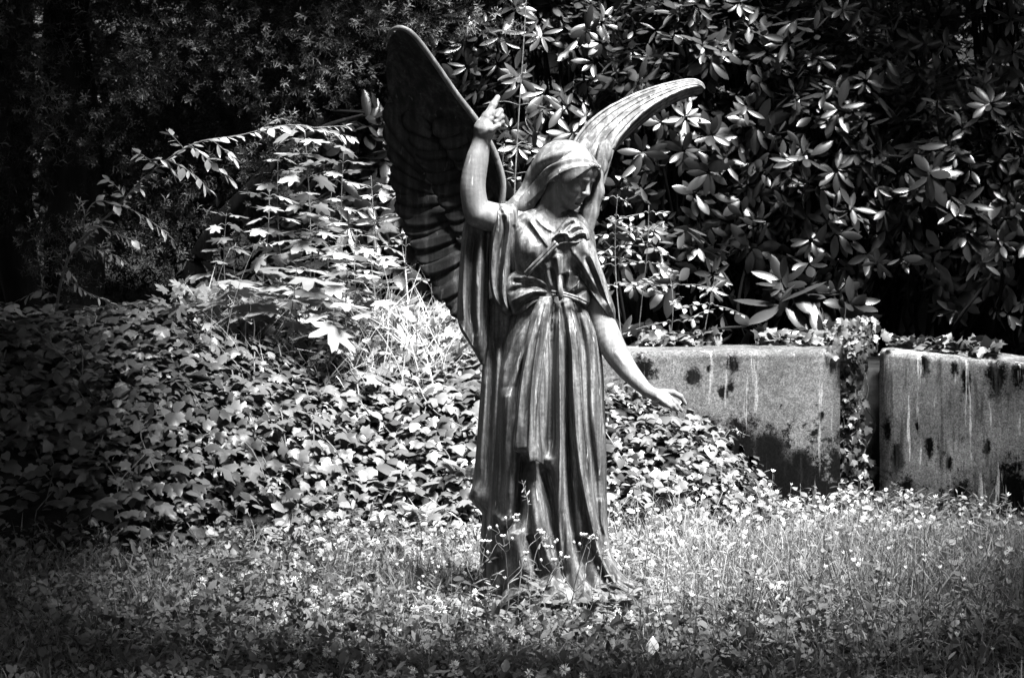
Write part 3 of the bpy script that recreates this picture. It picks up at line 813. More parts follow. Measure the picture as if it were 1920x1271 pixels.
# ---- crumpled hem lying on the base
HR = [([(935, 1140), (965, 1118), (1000, 1108), (1040, 1096)], 5, 10, 's'), ([(960, 1150), (990, 1132), (1030, 1126), (1060, 1108)], 5, 10, 's'), ([(1010, 1150), (1030, 1138), (1070, 1128), (1100, 1134)], 5, 9, 's'),
      ([(1060, 1148), (1084, 1130), (1110, 1128), (1136, 1142)], 5, 11, 's'), ([(1110, 1146), (1140, 1128), (1180, 1124), (1214, 1118)], 5, 9, 's'), ([(975, 1140), (1000, 1120), (1020, 1110)], 6, -8), ([(1040, 1146), (1060, 1134), (1080, 1140)], 5, -8)]
part("hem", *loft([(1084, 985, 1050, 60, 30, 30), (1098, 962, 1110, 60, 44, 40), (1112, 946, 1170, 58, 56, 50), (1126, 934, 1212, 56, 64, 60), (1140, 928, 1216, 54, 66, 66), (1152, 926, 1214, 54, 66, 66)], HR,
    vmap=lambda U, V, r, v: V + 7 * np.sin(U * 0.09) + 4 * np.sin(U * 0.21 + 1), nf=150, step=1.7, fold=3.0, fscale=0.05, fseed=41), M_BRONZE)

# ---- blouse of cloth bulging over the girdle, left side
part("blouse", *loft([(508, 966, 996, 26, 12, 10), (518, 952, 1022, 26, 20, 16), (530, 948, 1032, 26, 27, 20), (545, 947, 1034, 26, 30, 22), (560, 950, 1024, 24, 30, 22), (575, 954, 1004, 22, 27, 20), (588, 960, 988, 20, 18, 14), (593, 966, 978, 20, 8, 8)],
    [([(1034, 540), (1008, 524), (980, 520), (952, 520)], 5, 5, 's'), ([(1032, 545), (1004, 536), (975, 540), (950, 550)], 5, -6), ([(1030, 548), (1004, 546), (976, 556), (954, 568)], 5, 6, 's'),
     ([(1026, 552), (1000, 558), (978, 570), (962, 586)], 4, -7), ([(1024, 556), (1000, 568), (980, 586)], 4, 5, 's'), ([(960, 528), (985, 530), (1010, 532)], 4, -4)], nf=110, step=1.5), M_BRONZE)
part("blouse", *loft([(520, 1070, 1092, 30, 10, 8), (532, 1062, 1100, 30, 15, 12), (548, 1058, 1106, 28, 18, 14), (560, 1066, 1108, 26, 17, 14), (570, 1084, 1106, 24, 13, 10), (577, 1092, 1102, 22, 7, 6)],
    [([(1060, 552), (1080, 535), (1090, 522)], 4, 5, 's'), ([(1064, 556), (1086, 548), (1100, 540)], 4, -5), ([(1066, 558), (1088, 560), (1104, 568)], 4, 5, 's')], nf=70, step=1.5), M_BRONZE)

# ---- girdle with its knot, and the diagonal strap
GB = MB()
for off_ in (-3, 3):
    tube(GB, sculpt(spline([(1034, 549 + off_, 56), (1046, 551 + off_ * .8, 60), (1058, 552 + off_ * .7, 61), (1080, 559 + off_ * .8, 56), (1098, 567 + off_, 46)], 26)), PX * 2.7, 8)
tube(GB, sculpt(spline([(1046, 500, 54), (1049, 520, 60), (1050, 540, 66), (1051, 556, 64), (1049, 564, 58)], 24)), PX * 0.8 * np.array([0.5, 1.5, 2.5, 3.5, 4, 4.5, 5, 5.4, 5.8, 6, 6.2, 6.4, 6.6, 6.8, 7, 7, 6.8, 6.4, 5.8, 5, 4, 3, 2, 1]), 9)
link("girdle", GB.mesh("girdle", M_BRONZE, A0), ANGEL)
S_ = MB()
for off_ in (-2.6, 2.6):
    tube(S_, sculpt(spline([(986 + off_ * .7, 515 + off_ * .7, 56), (1002 + off_ * .7, 498 + off_ * .7, 66), (1022 + off_ * .7, 478 + off_ * .7, 68), (1044 + off_ * .7, 455 + off_ * .7, 66)], 22)), PX * 3.6, 8)
link("strap", S_.mesh("strap", M_BRONZE, A0), ANGEL)

# ---- mantle over the other shoulder: a cape that crosses the breast and ends in a point on the forearm
def slant(k): return lambda U, V, r, v: V + k * (U - ((r[:, 0] + r[:, 1]) / 2)[:, None])
part("mantle", *loft([(434, 1040, 1100, 22, 28, 30), (448, 1038, 1108, 22, 36, 36), (465, 1044, 1116, 22, 40, 40), (485, 1057, 1122, 20, 39, 42), (505, 1072, 1129, 18, 36, 42), (525, 1086, 1136, 16, 32, 40), (545, 1100, 1142, 14, 29, 38), (565, 1115, 1149, 12, 26, 34), (585, 1132, 1154, 10, 20, 26), (602, 1146, 1154, 8, 8, 10)],
    [([(1042, 462), (1062, 484), (1088, 515), (1110, 548), (1136, 585), (1152, 602)], 5, 6, 's'), ([(1052, 462), (1080, 492), (1104, 530), (1130, 570)], 6, -7), ([(1098, 480), (1112, 510), (1128, 545), (1140, 570)], 5, -9), ([(1106, 476), (1122, 515), (1136, 555), (1150, 590)], 5, 6, 's'),
     ([(1070, 470), (1096, 505), (1118, 545)], 6, 5), ([(1116, 470), (1128, 510), (1138, 545)], 4, -4)], nf=120, step=1.6, fold=0.8, fseed=8), M_BRONZE)
# rolled collar edges of the mantle
part("collar", *loft([(408, 1062, 1082, 34, 10, 12), (420, 1050, 1094, 36, 16, 20), (434, 1038, 1103, 38, 22, 24), (446, 1030, 1106, 38, 25, 26), (455, 1030, 1098, 38, 22, 24), (464, 1030, 1064, 38, 16, 18), (470, 1031, 1044, 38, 8, 8)],
    [([(1031, 470), (1034, 452), (1046, 439), (1062, 438), (1070, 446), (1088, 437), (1106, 439)], 4, 8, 's'), ([(1038, 460), (1046, 449), (1060, 448)], 5, -15), ([(1076, 446), (1090, 447), (1100, 445)], 4, -11), ([(1040, 465), (1052, 456), (1066, 455), (1080, 455), (1098, 450)], 3.5, 6, 's'),
     ([(1048, 436), (1056, 424), (1066, 414)], 4, 5, 's'), ([(1056, 436), (1066, 424), (1078, 416)], 3.5, -6), ([(1064, 436), (1076, 426), (1090, 424)], 4, 5, 's'), ([(1072, 440), (1084, 432), (1098, 432)], 3.5, -5)], nf=120, step=1.0, fold=0.6, fseed=51), M_BRONZE)

# ---- sleeve of the raised arm: shoulder band, loop and the long hanging panel
part("sleeve", *loft([(382, 930, 962, 12, 18, 24), (392, 928, 972, 14, 26, 30), (410, 924, 972, 14, 34, 36), (440, 919, 968, 12, 38, 36), (470, 917, 962, 10, 38, 34), (505, 917, 957, 10, 36, 32), (540, 920, 955, 10, 34, 30), (565, 927, 957, 10, 30, 28), (580, 936, 960, 10, 24, 24), (592, 948, 962, 10, 12, 14)],
    [([(931, 384), (934, 410), (926, 450), (921, 500), (926, 550), (946, 588)], 6, 8, 's'), ([(944, 400), (946, 430), (938, 480), (934, 540), (944, 575)], 5, -11), ([(956, 400), (954, 440), (946, 490), (942, 550), (954, 585)], 5, 8, 's'), ([(966, 420), (962, 450), (954, 500)], 5, -8), ([(940, 388), (946, 402), (952, 430)], 4, 4)], nf=90, step=1.6, fold=0.8, fseed=12), M_BRONZE)
part("sleeve", *loft([(400, 876, 922, -2, 14, 14), (430, 868, 922, -4, 20, 18), (480, 863, 918, -6, 22, 18), (540, 859, 917, -6, 23, 18), (590, 857, 917, -6, 23, 18), (620, 864, 916, -6, 22, 18), (645, 880, 914, -6, 19, 16), (665, 892, 911, -6, 14, 13), (684, 902, 908, -6, 6, 6)],
    [([(880, 420), (872, 480), (868, 540), (870, 600)], 6, 6, 's'), ([(892, 430), (884, 500), (882, 580), (892, 630)], 6, -7), ([(904, 430), (898, 500), (896, 580), (900, 660)], 7, 7), ([(914, 430), (910, 500), (910, 600)], 4, -5), ([(858, 600), (876, 630), (896, 665)], 5, 5, 's')], nf=100, step=1.8, fold=3.0, fscale=0.06, fseed=15), M_BRONZE)
# back panel of the mantle falling to the ground on the left
part("cloak", *loft([(560, 912, 1000, -30, 26, 40), (620, 908, 1000, -30, 30, 44), (690, 904, 1000, -30, 36, 50), (780, 897, 1000, -30, 42, 56), (860, 891, 1000, -30, 46, 58), (910, 885, 1000, -30, 48, 60), (930, 880, 1000, -30, 50, 60), (945, 888, 1000, -30, 48, 60), (965, 904, 1000, -30, 46, 60), (1020, 900, 1010, -30, 48, 60), (1090, 902, 1020, -30, 52, 60), (1145, 906, 1030, -30, 56, 60)],
    [([(912, 700), (906, 800), (900, 900)], 7, 10), ([(924, 640), (920, 740), (912, 850), (908, 940)], 6, -12), ([(936, 640), (930, 760), (926, 900), (935, 960)], 7, 10), ([(886, 925), (900, 900), (905, 860)], 6, 6)], nf=110, step=2.2, fold=1.2, fseed=22), M_BRONZE)
# drape hanging down the front with a turned-up zigzag hem
def zig(U, V, r, v):
    t = np.clip((V - 740) / 110, 0, 1) ** 1.5
    return V + t * np.interp(U, [955, 964, 990, 993, 1006, 1020, 1030], [-8, -3, -6, 18, 16, 24, 26])
part("front_drape", *loft([(556, 1010, 1040, 44, 16, 12), (590, 996, 1032, 54, 18, 12), (640, 986, 1026, 66, 19, 13), (700, 977, 1018, 74, 20, 14), (760, 969, 1012, 80, 21, 15), (810, 964, 1015, 84, 22, 15), (842, 961, 1019, 86, 22, 15), (848, 962, 1019, 86, 20, 13)],
    [([(1018, 560), (994, 640), (978, 720), (970, 800), (964, 846)], 5, 7, 's'), ([(1024, 570), (1006, 650), (996, 740), (991, 846)], 6, 12, 'e'), ([(1034, 580), (1016, 660), (1004, 740), (1000, 846)], 5, -9), ([(1040, 590), (1028, 660), (1014, 760), (1016, 860)], 5, 6, 's'), ([(1010, 620), (990, 700), (980, 800)], 5, -5)], vmap=zig, nf=110, step=1.7, fold=0.9, fseed=31), M_BRONZE)

# ---- wings
def feather(mb, root, tip, bend, w, n0, thick=2.2, n=16, roundness=0.5):
    root, tip, n0 = np.array(root, float), np.array(tip, float), norm(np.array(n0, float))
    mid = (root + tip) / 2 + np.array(bend, float)
    t = np.linspace(0, 1, n)[:, None]
    Pc = (1 - t) ** 2 * root + 2 * t * (1 - t) * mid + t * t * tip
    T = norm(np.gradient(Pc, axis=0)); X = norm(np.cross(T, n0)); N = np.cross(X, T)
    ww = w * np.clip(np.minimum(0.55 + t * 0.8, 1.0), 0, 1) * np.sqrt(np.clip(1 - np.clip((t - (1 - roundness)) / roundness, 0, 1) ** 2.4, 0.004, 1))
    cs = np.array([-1, -0.6, -0.12, 0, 0.12, 0.6, 1.0]); hs = np.array([0.0, 0.75, 0.95, 1.25, 0.95, 0.75, 0.0]) * thick
    top = Pc[:, None] + X[:, None] * (cs[None, :, None] * ww[:, None]) + N[:, None] * hs[None, :, None]
    bot = Pc[:, None] + X[:, None] * (cs[None, ::-1, None] * ww[:, None]) - N[:, None] * (hs[::-1] * 0.8)[None, :, None] - 0.01
    A = np.concatenate([top, bot[:, 1:-1]], 1); m = A.shape[1]
    i, j = np.meshgrid(np.arange(n - 1), np.arange(m), indexing='ij'); k = (j + 1) % m
    Q = np.stack([i * m + j, (i + 1) * m + j, (i + 1) * m + k, i * m + k], -1).reshape(-1, 4)
    mb.add(sculpt(A).reshape(-1, 3), None, Q)

def sheet(mb, A, B, nq, nt, dip, thick, lum=None):
    """thick curved membrane between the edge curves A and B, hollowed by dip"""
    a, b = spline(A, nq), spline(B, nq)
    t = np.linspace(0, 1, nt)[None, :, None]
    G = a[:, None] * (1 - t) + b[:, None] * t
    G[..., 2] -= dip * np.sin(np.pi * t[..., 0])
    if lum is not None: G[..., 2] += lum(np.linspace(0, 1, nq)[:, None], t[..., 0])
    K = G.copy(); K[..., 2] -= thick * np.sin(np.pi * np.clip(t[..., 0], 0.03, 0.97)) ** 0.5
    A_ = np.concatenate([G, K[:, ::-1]], 1); m = A_.shape[1]; n = nq
    i, j = np.meshgrid(np.arange(n - 1), np.arange(m), indexing='ij'); k = (j + 1) % m
    Q = np.stack([i * m + j, (i + 1) * m + j, (i + 1) * m + k, i * m + k], -1).reshape(-1, 4)
    mb.add(sculpt(A_).reshape(-1, 3), None, Q)

LE = [(938, 400, -70), (943, 350, -58), (936, 312, -48), (920, 272, -34), (893, 226, -10), (855, 176, 22), (818, 122, 58), (786, 78, 86), (766, 58, 98), (748, 52, 100)]
TB = [(880, 612, -92), (842, 584, -94), (806, 528, -100), (778, 474, -102), (756, 418, -100), (742, 366, -92), (735, 312, -78), (728, 230, -46), (722, 150, 0), (728, 76, 62)]
W1 = MB()
le10, tb10 = spline(LE, 30), spline(TB, 30)
sheet(W1, LE, [a_ + (b_ - a_) * (0.60 + 0.39 * sstep(0.6, 0.95, k_ / 29.0)) + np.array([0, 0, -8]) for k_, (a_, b_) in enumerate(zip(le10, tb10))], 90, 26, 20, 10)
tb, le = spline(TB, 200), spline(LE, 200)
def on_wing(q, t):
    """point on the hollow face: q along the wing, t from leading edge to trailing edge"""
    a, b = spline(LE, 101)[int(q * 100)], spline(TB, 101)[int(q * 100)]
    p = a * (1 - t) + b * t; p[2] -= 26 * math.sin(math.pi * t); return p
nW = 21
DIRS = [(0, (45, -85, 4)), (0.12, (70, -62, 4)), (0.28, (100, -40, 6)), (0.46, (108, -16, 8)), (0.62, (95, 20, 8)), (0.8, (75, 90, 8)), (1.0, (52, 170, 6))]
dq = np.array([d[0] for d in DIRS]); dv = np.array([d[1] for d in DIRS], float)
for i in range(nW - 3):                                   # flight feathers fan from left-pointing (low) to upright (tip)
    q = (i / (nW - 1.0)) ** 1.05
    tip = on_wing(q * 0.985, 1.0) + np.array([-3 + 4 * math.sin(i * 2.7), 3 * math.sin(i * 1.9), 3 + 1.5 * math.sin(i * 3.3)])
    d_ = np.array([np.interp(q, dq, dv[:, k]) for k in range(3)])
    rt = tip + d_ + np.array([0, 0, -6 - 34 * sstep(0.3, 0.7, q)])
    feather(W1, rt, tip, (3 * math.sin(i * 4.1), 9 * (1 - q) + 3 * math.sin(i * 2.2), 7), 21 + 3 * math.sin(q * 3) + 2.5 * math.sin(i * 5.3), (0.25, -0.40 + 0.30 * q, 0.9), 3.6, 20, 0.26)
for row, (t0, ln, n_) in enumerate(((0.62, 0.62, 13), (0.34, 0.5, 11))):   # two rows of coverts
    for i in range(n_):
        q = 0.06 + (0.72 - 0.14 * row) * i / n_
        d_ = np.array([np.interp(q, dq, dv[:, k]) for k in range(3)]) * ln
        tip = on_wing(q, t0) + np.array([0, 3, 14])
        feather(W1, tip + d_ + np.array([0, 0, -14]), tip, (0, 8, 4), 22, (0.3, -0.26 + 0.15 * q, 0.9), 3.0, 14, 0.4)
wg = link("wing", W1.mesh("wing", M_WING_SHADED, A0), ANGEL); wg["label"] = "dark raised wing with scalloped lower feathers"
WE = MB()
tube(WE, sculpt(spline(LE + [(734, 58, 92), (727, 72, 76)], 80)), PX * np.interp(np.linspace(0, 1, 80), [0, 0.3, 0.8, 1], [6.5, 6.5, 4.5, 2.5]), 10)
link("lit_leading_edge", WE.mesh("lit_leading_edge", M_SKIN, A0), wg)  # rim light coloured in: paler bronze along the dark wing's edge

UE = [(1052, 330, -66), (1066, 285, -76), (1098, 238, -92), (1130, 210, -104), (1165, 190, -116), (1210, 170, -128), (1262, 155, -140), (1298, 150, -146), (1315, 156, -148), (1321, 166, -148)]
RG = [(1128, 350, -44), (1142, 302, -48), (1154, 268, -58), (1170, 246, -68), (1194, 220, -82), (1225, 196, -98), (1262, 176, -116), (1294, 164, -130), (1312, 162, -140), (1321, 167, -146)]
LW = [(1120, 352, -80), (1134, 304, -86), (1160, 276, -98), (1182, 253, -108), (1212, 228, -120), (1240, 208, -132), (1270, 192, -142), (1300, 181, -150), (1314, 176, -152), (1321, 168, -150)]
W2 = MB()
def steps(s, t):
    x = (t * 4.3 + 0.25 * s) % 1.0
    return (5.0 * (x - 0.5) * np.clip(1.3 - s, 0.25, 1)) * np.clip((1 - s) * 4, 0, 1)
sheet(W2, UE, RG, 90, 60, -6, 9, steps)
def steps2(s, t): return -3.0 * (((t * 3.2) % 1.0) - 0.5) * np.clip((1 - s) * 4, 0, 1)
sheet(W2, RG, LW, 90, 30, 2, 7, steps2)
tube(W2, sculpt(spline(RG, 60)), PX * np.linspace(4.5, 1.8, 60), 8)
tube(W2, sculpt(spline(UE, 60)), PX * np.linspace(4, 2.2, 60), 8)
for (rt, tp, w_) in (((1078, 318, -52), (1100, 262, -70), 15), ((1096, 326, -42), (1120, 270, -58), 12), ((1120, 330, -36), (1138, 262, -48), 15), ((1118, 340, -30), (1131, 296, -36), 13)):
    feather(W2, rt, tp, (3, 2, 4), w_, (0.1, -0.35, 0.9), 4.5, 14, 0.4)
wg2 = link("wing", W2.mesh("wing", M_WING_LIT, A0), ANGEL); wg2["label"] = "narrow lit wing seen edge-on behind the veil"

# ---- base slab in the grass
B_ = MB()
a0, a1 = sculpt([922, 1150, 118]), sculpt([1222, 1172, -110])
x0, x1, y0, y1, z0, z1 = a0[0], a1[0], a0[1], a1[1], -0.04, 0.008
bv = 0.008
ring = lambda i, z: [(x0 + i, y0 + i, z), (x1 - i, y0 + i, z), (x1 - i, y1 - i, z), (x0 + i, y1 - i, z)]
B_.add(ring(0, z0) + ring(0, z1 - bv) + ring(bv, z1), None, [(0, 1, 5, 4), (1, 2, 6, 5), (2, 3, 7, 6), (3, 0, 4, 7), (4, 5, 9, 8), (5, 6, 10, 9), (6, 7, 11, 10), (7, 4, 8, 11), (8, 9, 10, 11)])
link("base", B_.mesh("base", M_BRONZE, A0, smooth=False), ANGEL)
SHADE = [  # trees added out of view to shade chosen spots
    ((-4.6, 0.2), 5.2, [((-2.9, 3.0, 0.8, 4.6), (1.3, 0.8, 0.5)), ((-2.2, 2.0, 0.5, 4.4), (1.0, 0.9, 0.4)), ((-1.7, 1.4, 0.3, 4.2), (0.6, 0.6, 0.25)), ((-1.7, 0.8, 0.2, 4.7), (0.9, 0.9, 0.4)), ((-1.5, -0.45, 0, 4.2), (0.9, 0.6, 0.35)), ((-2.2, 0.6, 0.1, 4.0), (0.8, 0.8, 0.3)), ((-2.9, 0.6, 0.2, 4.6), (1.2, 1.6, 0.6)), ((-1.9, -1.3, 0, 4.7), (1.5, 0.9, 0.6)), ((-3.9, 1.8, 0.4, 4.2), (1.0, 2.0, 0.8)), ((-6.0, 1.0, 0, 3.2), (1.1, 2.4, 1.8)), ((-4.2, -2.0, 0, 4.2), (1.8, 1.6, 1.2)), ((-6.0, -2.4, 0, 2.8), (1.2, 2.0, 1.8))], "unseen tree added to shade the ivy bank from the left, outside the picture", 19000),
    ((6.2, -1.8), 5.4, [((-0.4, -1.0, 0, 3.9), (1.1, 0.6, 0.3)), ((0.9, -1.1, 0, 3.9), (0.9, 0.6, 0.3)), ((0.2, -1.5, 0, 4.8), (1.4, 0.6, 0.4)), ((2.0, -0.6, 0, 4.2), (0.9, 0.75, 0.35)), ((1.7, -1.3, 0, 4.2), (0.9, 0.6, 0.3)), ((2.5, 0.4, 0, 4.6), (0.85, 1.0, 0.5)), ((1.75, 0.25, 0, 4.3), (0.6, 0.5, 0.3)), ((2.6, 1.4, 0.2, 4.8), (0.85, 1.0, 0.5)), ((3.4, 2.4, 0.8, 4.6), (1.0, 1.2, 0.7)), ((4.4, 0.6, 0, 4.0), (1.2, 2.0, 1.2))], "unseen tree added to shade the meadow from the right, outside the picture", 14000),
    ((0.8, 9.5), 6.0, [((-2.2, 4.1, 1.9, 4.6), (1.4, 0.6, 0.5)), ((-0.6, 4.6, 2.2, 4.6), (0.8, 0.5, 0.4)), ((2.4, 3.6, 2.0, 4.3), (1.0, 0.8, 0.4)), ((1.9, 4.0, 2.6, 4.7), (0.8, 0.5, 0.3)), ((1.6, 4.6, 2.2, 4.6), (1.2, 0.6, 0.4)), ((3.4, 4.4, 1.6, 4.4), (1.0, 1.2, 0.8)), ((0.2, 6.2, 2.0, 4.9), (3.4, 1.6, 1.0)), ((-4.2, 5.0, 2.0, 4.6), (1.8, 1.8, 1.2)), ((3.8, 6.8, 2, 4.0), (1.6, 1.8, 1.6))], "tree added behind the yews, its crown placed to shade the back of the glade", 14000),
]
# ------------------------------------------------------------------ rhododendrons
def rhododendron(x, y, r, nw, label, leaf=(0.075, 0.128), front=0.35, zc=None, tone0=0.0):
    z0 = float(ground(x, y)); base = np.array([x, y, z0])
    zc = z0 + r[2] * 0.85 if zc is None else zc
    t_ = thing("rhododendron", base, label, "shrub", "rhododendrons on the terrace")
    cen = np.array([x, y, zc])
    D = rdir(nw * 4, 0.25); D = D[(D[:, 1] < front) & (D[:, 2] > -0.75)][:nw]; n = len(D)
    bump = 1 + 0.22 * vnoise(D * 2.2 + x, 5)
    tips = cen + D * np.array(r) * (rng.uniform(0.62, 1.04, n) * bump)[:, None]
    tips[:, 2] = np.maximum(tips[:, 2], ground(tips[:, 0], tips[:, 1]) + 0.10)
    axis = norm(D * 0.75 + np.array([0, -0.15, 0.45]) + 0.35 * rng.normal(size=(n, 3)))
    sb = MB()
    for k in range(0, n, 5):
        b_ = base + np.array([rng.normal() * 0.22, rng.normal() * 0.1, -0.02])
        m_ = (b_ * 0.45 + tips[k] * 0.55) + rng.normal(size=3) * 0.09 - np.array([0, 0, 0.12])
        e_ = tips[k] - axis[k] * 0.10
        tube(sb, spline([b_, m_, e_, tips[k]], 12), np.linspace(0.013, 0.0035, 12), 5, cap=False)
    lb = MB(); sz = rng.normal(size=n)
    for k in range(n):
        m = int(rng.integers(4, 12)); a = axis[k]
        X = norm(np.cross(a, rdir(1)[0])); Y = np.cross(a, X)
        ph = np.arange(m) * 2.4 + rng.uniform(0, 6); el = R(1) * (rng.uniform(40, 95, m) + rng.uniform(-15, 35))
        d = np.cos(el)[:, None] * a + np.sin(el)[:, None] * (np.cos(ph)[:, None] * X + np.sin(ph)[:, None] * Y)
        d[:, 2] -= 0.10; d = norm(d)
        nrm = norm(a[None] + 0.45 * rng.normal(size=(m, 3)) * 0.6 + np.array([0, 0, 0.2]))
        S = rng.uniform(leaf[0], leaf[1], m) * np.clip(0.95 + 0.2 * sz[k], 0.55, 1.35)
        tn = np.clip(tone0 + rng.uniform(0.05, 0.8) * rng.uniform(0.6, 1.2, m), 0, 1)
        p = tips[k] + d * 0.012 - a * rng.uniform(0, 0.05, m)[:, None]
        S3 = np.stack([S * rng.uniform(0.85, 1.25), S, S], -1)
        scatter(lb, T_RHODO if rng.random() < 0.75 else T_RHODO2, p, basis(d, nrm), S3, tn)
    link("stem", sb.mesh("stem", M_BARK, base), t_)
    link("foliage", lb.mesh("foliage", M_RHODO, base), t_)
    return t_

rhododendron(0.15, 4.3, (0.62, 0.55, 1.15), 260, "rhododendron with loose whorls rising between the angel's raised hand and veil", zc=1.95)
rhododendron(1.00, 4.1, (0.66, 0.55, 1.05), 340, "tall rhododendron behind the tip of the narrow lit wing", zc=1.85)
rhododendron(0.70, 3.55, (0.45, 0.35, 0.42), 34, "low rhododendron on the terrace just right of the mantle's point", zc=1.02)
rhododendron(1.75, 3.85, (0.62, 0.60, 0.95), 340, "broad rhododendron above the rounded corner of the pale concrete wall", zc=1.62)
rhododendron(1.50, 3.35, (0.36, 0.22, 0.24), 15, "low rhododendron whorls resting on the pale wall beside the ivy gap", leaf=(0.13, 0.19), zc=0.86)
rhododendron(2.45, 3.55, (0.58, 0.55, 0.80), 290, "rhododendron with long drooping leaves above the streaked wall", zc=1.42)
rhododendron(2.70, 4.4, (0.7, 0.6, 1.35), 240, "dark rhododendron at the far right rising out of the top of the picture", zc=2.2)
rhododendron(1.70, 5.1, (0.9, 0.5, 1.2), 240, "shaded rhododendron behind the others, its top cut by the picture's upper edge", zc=2.5)
rhododendron(-0.75, 4.3, (0.6, 0.4, 0.6), 110, "rhododendron half hidden behind the maple saplings left of the dark wing", leaf=(0.14, 0.2), zc=1.45)
rhododendron(-1.55, 4.6, (0.5, 0.4, 0.5), 40, "shaded rhododendron under the yew's leaning limb", zc=1.3)

# dark evergreen mass behind everything
def sprays(mb, P, size, needles, tone, m_axis=None):
    n = len(P)
    ax = rdir(n, -0.1) if m_axis is None else m_axis
    X = norm(np.cross(ax, rdir(n))); Y = np.cross(ax, X)
    k = np.arange(needles); s = k / needles
    ph = k * 2.4 + rng.uniform(0, 6, (n, 1))
    base = P[:, None] + ax[:, None] * (s[None, :, None] * size[:, None, None])
    d = norm(0.55 * ax[:, None] + np.cos(ph)[..., None] * X[:, None] + np.sin(ph)[..., None] * Y[:, None])
    L_ = (size[:, None] * rng.uniform(0.28, 0.5, (n, needles)))
    B = basis(d.reshape(-1, 3), np.repeat(ax, needles, 0) + 0.3 * rdir(n * needles))
    scatter(mb, T_NEEDLE, base.reshape(-1, 3), B, L_.ravel(), np.repeat(np.clip(tone, 0, 1), needles))

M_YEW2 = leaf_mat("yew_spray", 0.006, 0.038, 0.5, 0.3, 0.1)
def yew(base, trunks, clumps, label, n_spray, needles=11, size=(0.06, 0.11), front=()):
    base = np.asarray(base, float)
    t_ = thing("yew_tree", base, label, "tree", "yew trees in the shade")
    for pts, r0, r1 in trunks:
        tb_ = MB(); S_ = spline(pts, 40)
        S_ = S_ + 0.02 * np.stack([vnoise(S_ * 4, 1), vnoise(S_ * 4, 2), 0 * S_[:, 0]], -1)
        tube(tb_, S_, np.linspace(r0, r1, 40) * (1 + 0.12 * vnoise(S_ * 6, 4)), 14)
        link("trunk" if r0 > 0.1 else "limb", tb_.mesh("trunk", M_BARK, base), t_)
    cb = MB(); w = np.array([c[1][0] * c[1][1] * c[1][2] for c in clumps]) ** 0.75; w = w / w.sum()
    for (c, r), q in zip(clumps, w):
        n = int(n_spray * q); D = rdir(n)
        rad = rng.uniform(0.35, 1.0, n) ** 0.6 * (1 + 0.25 * vnoise(D * 2.4 + c[0], 7))
        P = np.array(c) + D * np.array(r) * rad[:, None]
        keep = P[:, 2] > ground(P[:, 0], P[:, 1]) + 0.1
        P = P[keep]; n = len(P)
        sprays(cb, P, rng.uniform(size[0], size[1], n), needles, rng.random(n), norm(D[keep] + np.array([0, -0.2, -0.25]) + 0.5 * rng.normal(size=(n, 3))))
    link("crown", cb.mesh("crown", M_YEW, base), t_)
    if front:
        fb = MB(); w = np.array([c[1][0] * c[1][2] for c in front]); w = w / w.sum()
        for (c, r), q in zip(front, w):
            n = int(1500 * q); D = rdir(n); P = np.array(c) + D * np.array(r) * (rng.random(n) ** 0.5)[:, None]
            k = vnoise(P * 3.2, 17) > -0.12; P = P[k]; n = len(P)
            sprays(fb, P, rng.uniform(0.05, 0.10, n), 14, rng.random(n), norm(np.array([0.2, -0.5, -0.35]) + 0.55 * rng.normal(size=(n, 3))))
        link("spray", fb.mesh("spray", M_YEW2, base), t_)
    return t_

y0 = float(ground(-2.4, 4.0))
yew((-2.4, 4.0, y0), [([(-2.4, 4.0, y0 - .2), (-2.36, 4.0, 1.6), (-2.44, 4.05, 2.6), (-2.4, 4.1, 4.6)], 0.17, 0.11), ([(-2.55, 3.9, y0 - .2), (-2.75, 3.9, 1.7), (-2.95, 4.0, 3.4)], 0.11, 0.06),
    ([tuple(at(335, 640, 3.7)), tuple(at(352, 540, 3.6)), tuple(at(405, 430, 3.55)), tuple(at(478, 345, 3.5)), tuple(at(535, 282, 3.5)), tuple(at(600, 240, 3.5)), tuple(at(680, 215, 3.6))], 0.07, 0.005)],
    [((-2.2, 4.3, 2.45), (1.2, 0.7, 0.75)), ((-1.3, 4.3, 2.5), (0.8, 0.6, 0.42)), ((-0.75, 4.4, 2.6), (0.75, 0.5, 0.36)), ((-0.9, 4.0, 3.0), (1.2, 0.8, 0.5)), ((-2.9, 3.9, 2.0), (0.6, 0.6, 0.9)), ((-2.0, 4.4, 1.7), (0.6, 0.5, 0.6)), ((-1.6, 4.4, 2.0), (0.45, 0.4, 0.45)), ((-3.4, 3.4, 1.6), (0.6, 0.6, 0.8)), ((-2.0, 3.7, 3.5), (1.6, 1.1, 0.6)), ((-2.2, 4.5, 1.25), (0.6, 0.4, 0.4))],
    "dark yew with leaning limb and needle sprays over the ivy bank", 15000,
    front=[((-0.55, 3.75, 2.42), (0.75, 0.25, 0.22)), ((-1.45, 3.6, 2.3), (0.7, 0.3, 0.35)), ((-1.25, 3.5, 1.75), (0.35, 0.2, 0.3)), ((-2.1, 3.45, 2.05), (0.5, 0.25, 0.5)), ((-1.75, 3.5, 1.35), (0.35, 0.2, 0.3)), ((-2.3, 3.2, 1.25), (0.3, 0.2, 0.3)), ((-0.95, 3.6, 2.15), (0.4, 0.2, 0.2))])
y1 = float(ground(-0.6, 6.4))
yew((-0.6, 6.4, y1), [([(-0.6, 6.4, y1 - .2), (-0.55, 6.4, 2.4), (-0.5, 6.4, 4.4)], 0.14, 0.09)], [((-1.2, 6.4, 2.0), (1.4, 0.6, 1.1)), ((0.4, 6.5, 2.4), (1.3, 0.6, 1.3)), ((-0.4, 6.3, 3.4), (1.8, 0.7, 0.8))],
    "second yew deep in shade behind the dark raised wing", 5200, 9, (0.10, 0.17))
y2 = float(ground(-3.2, 6.2))
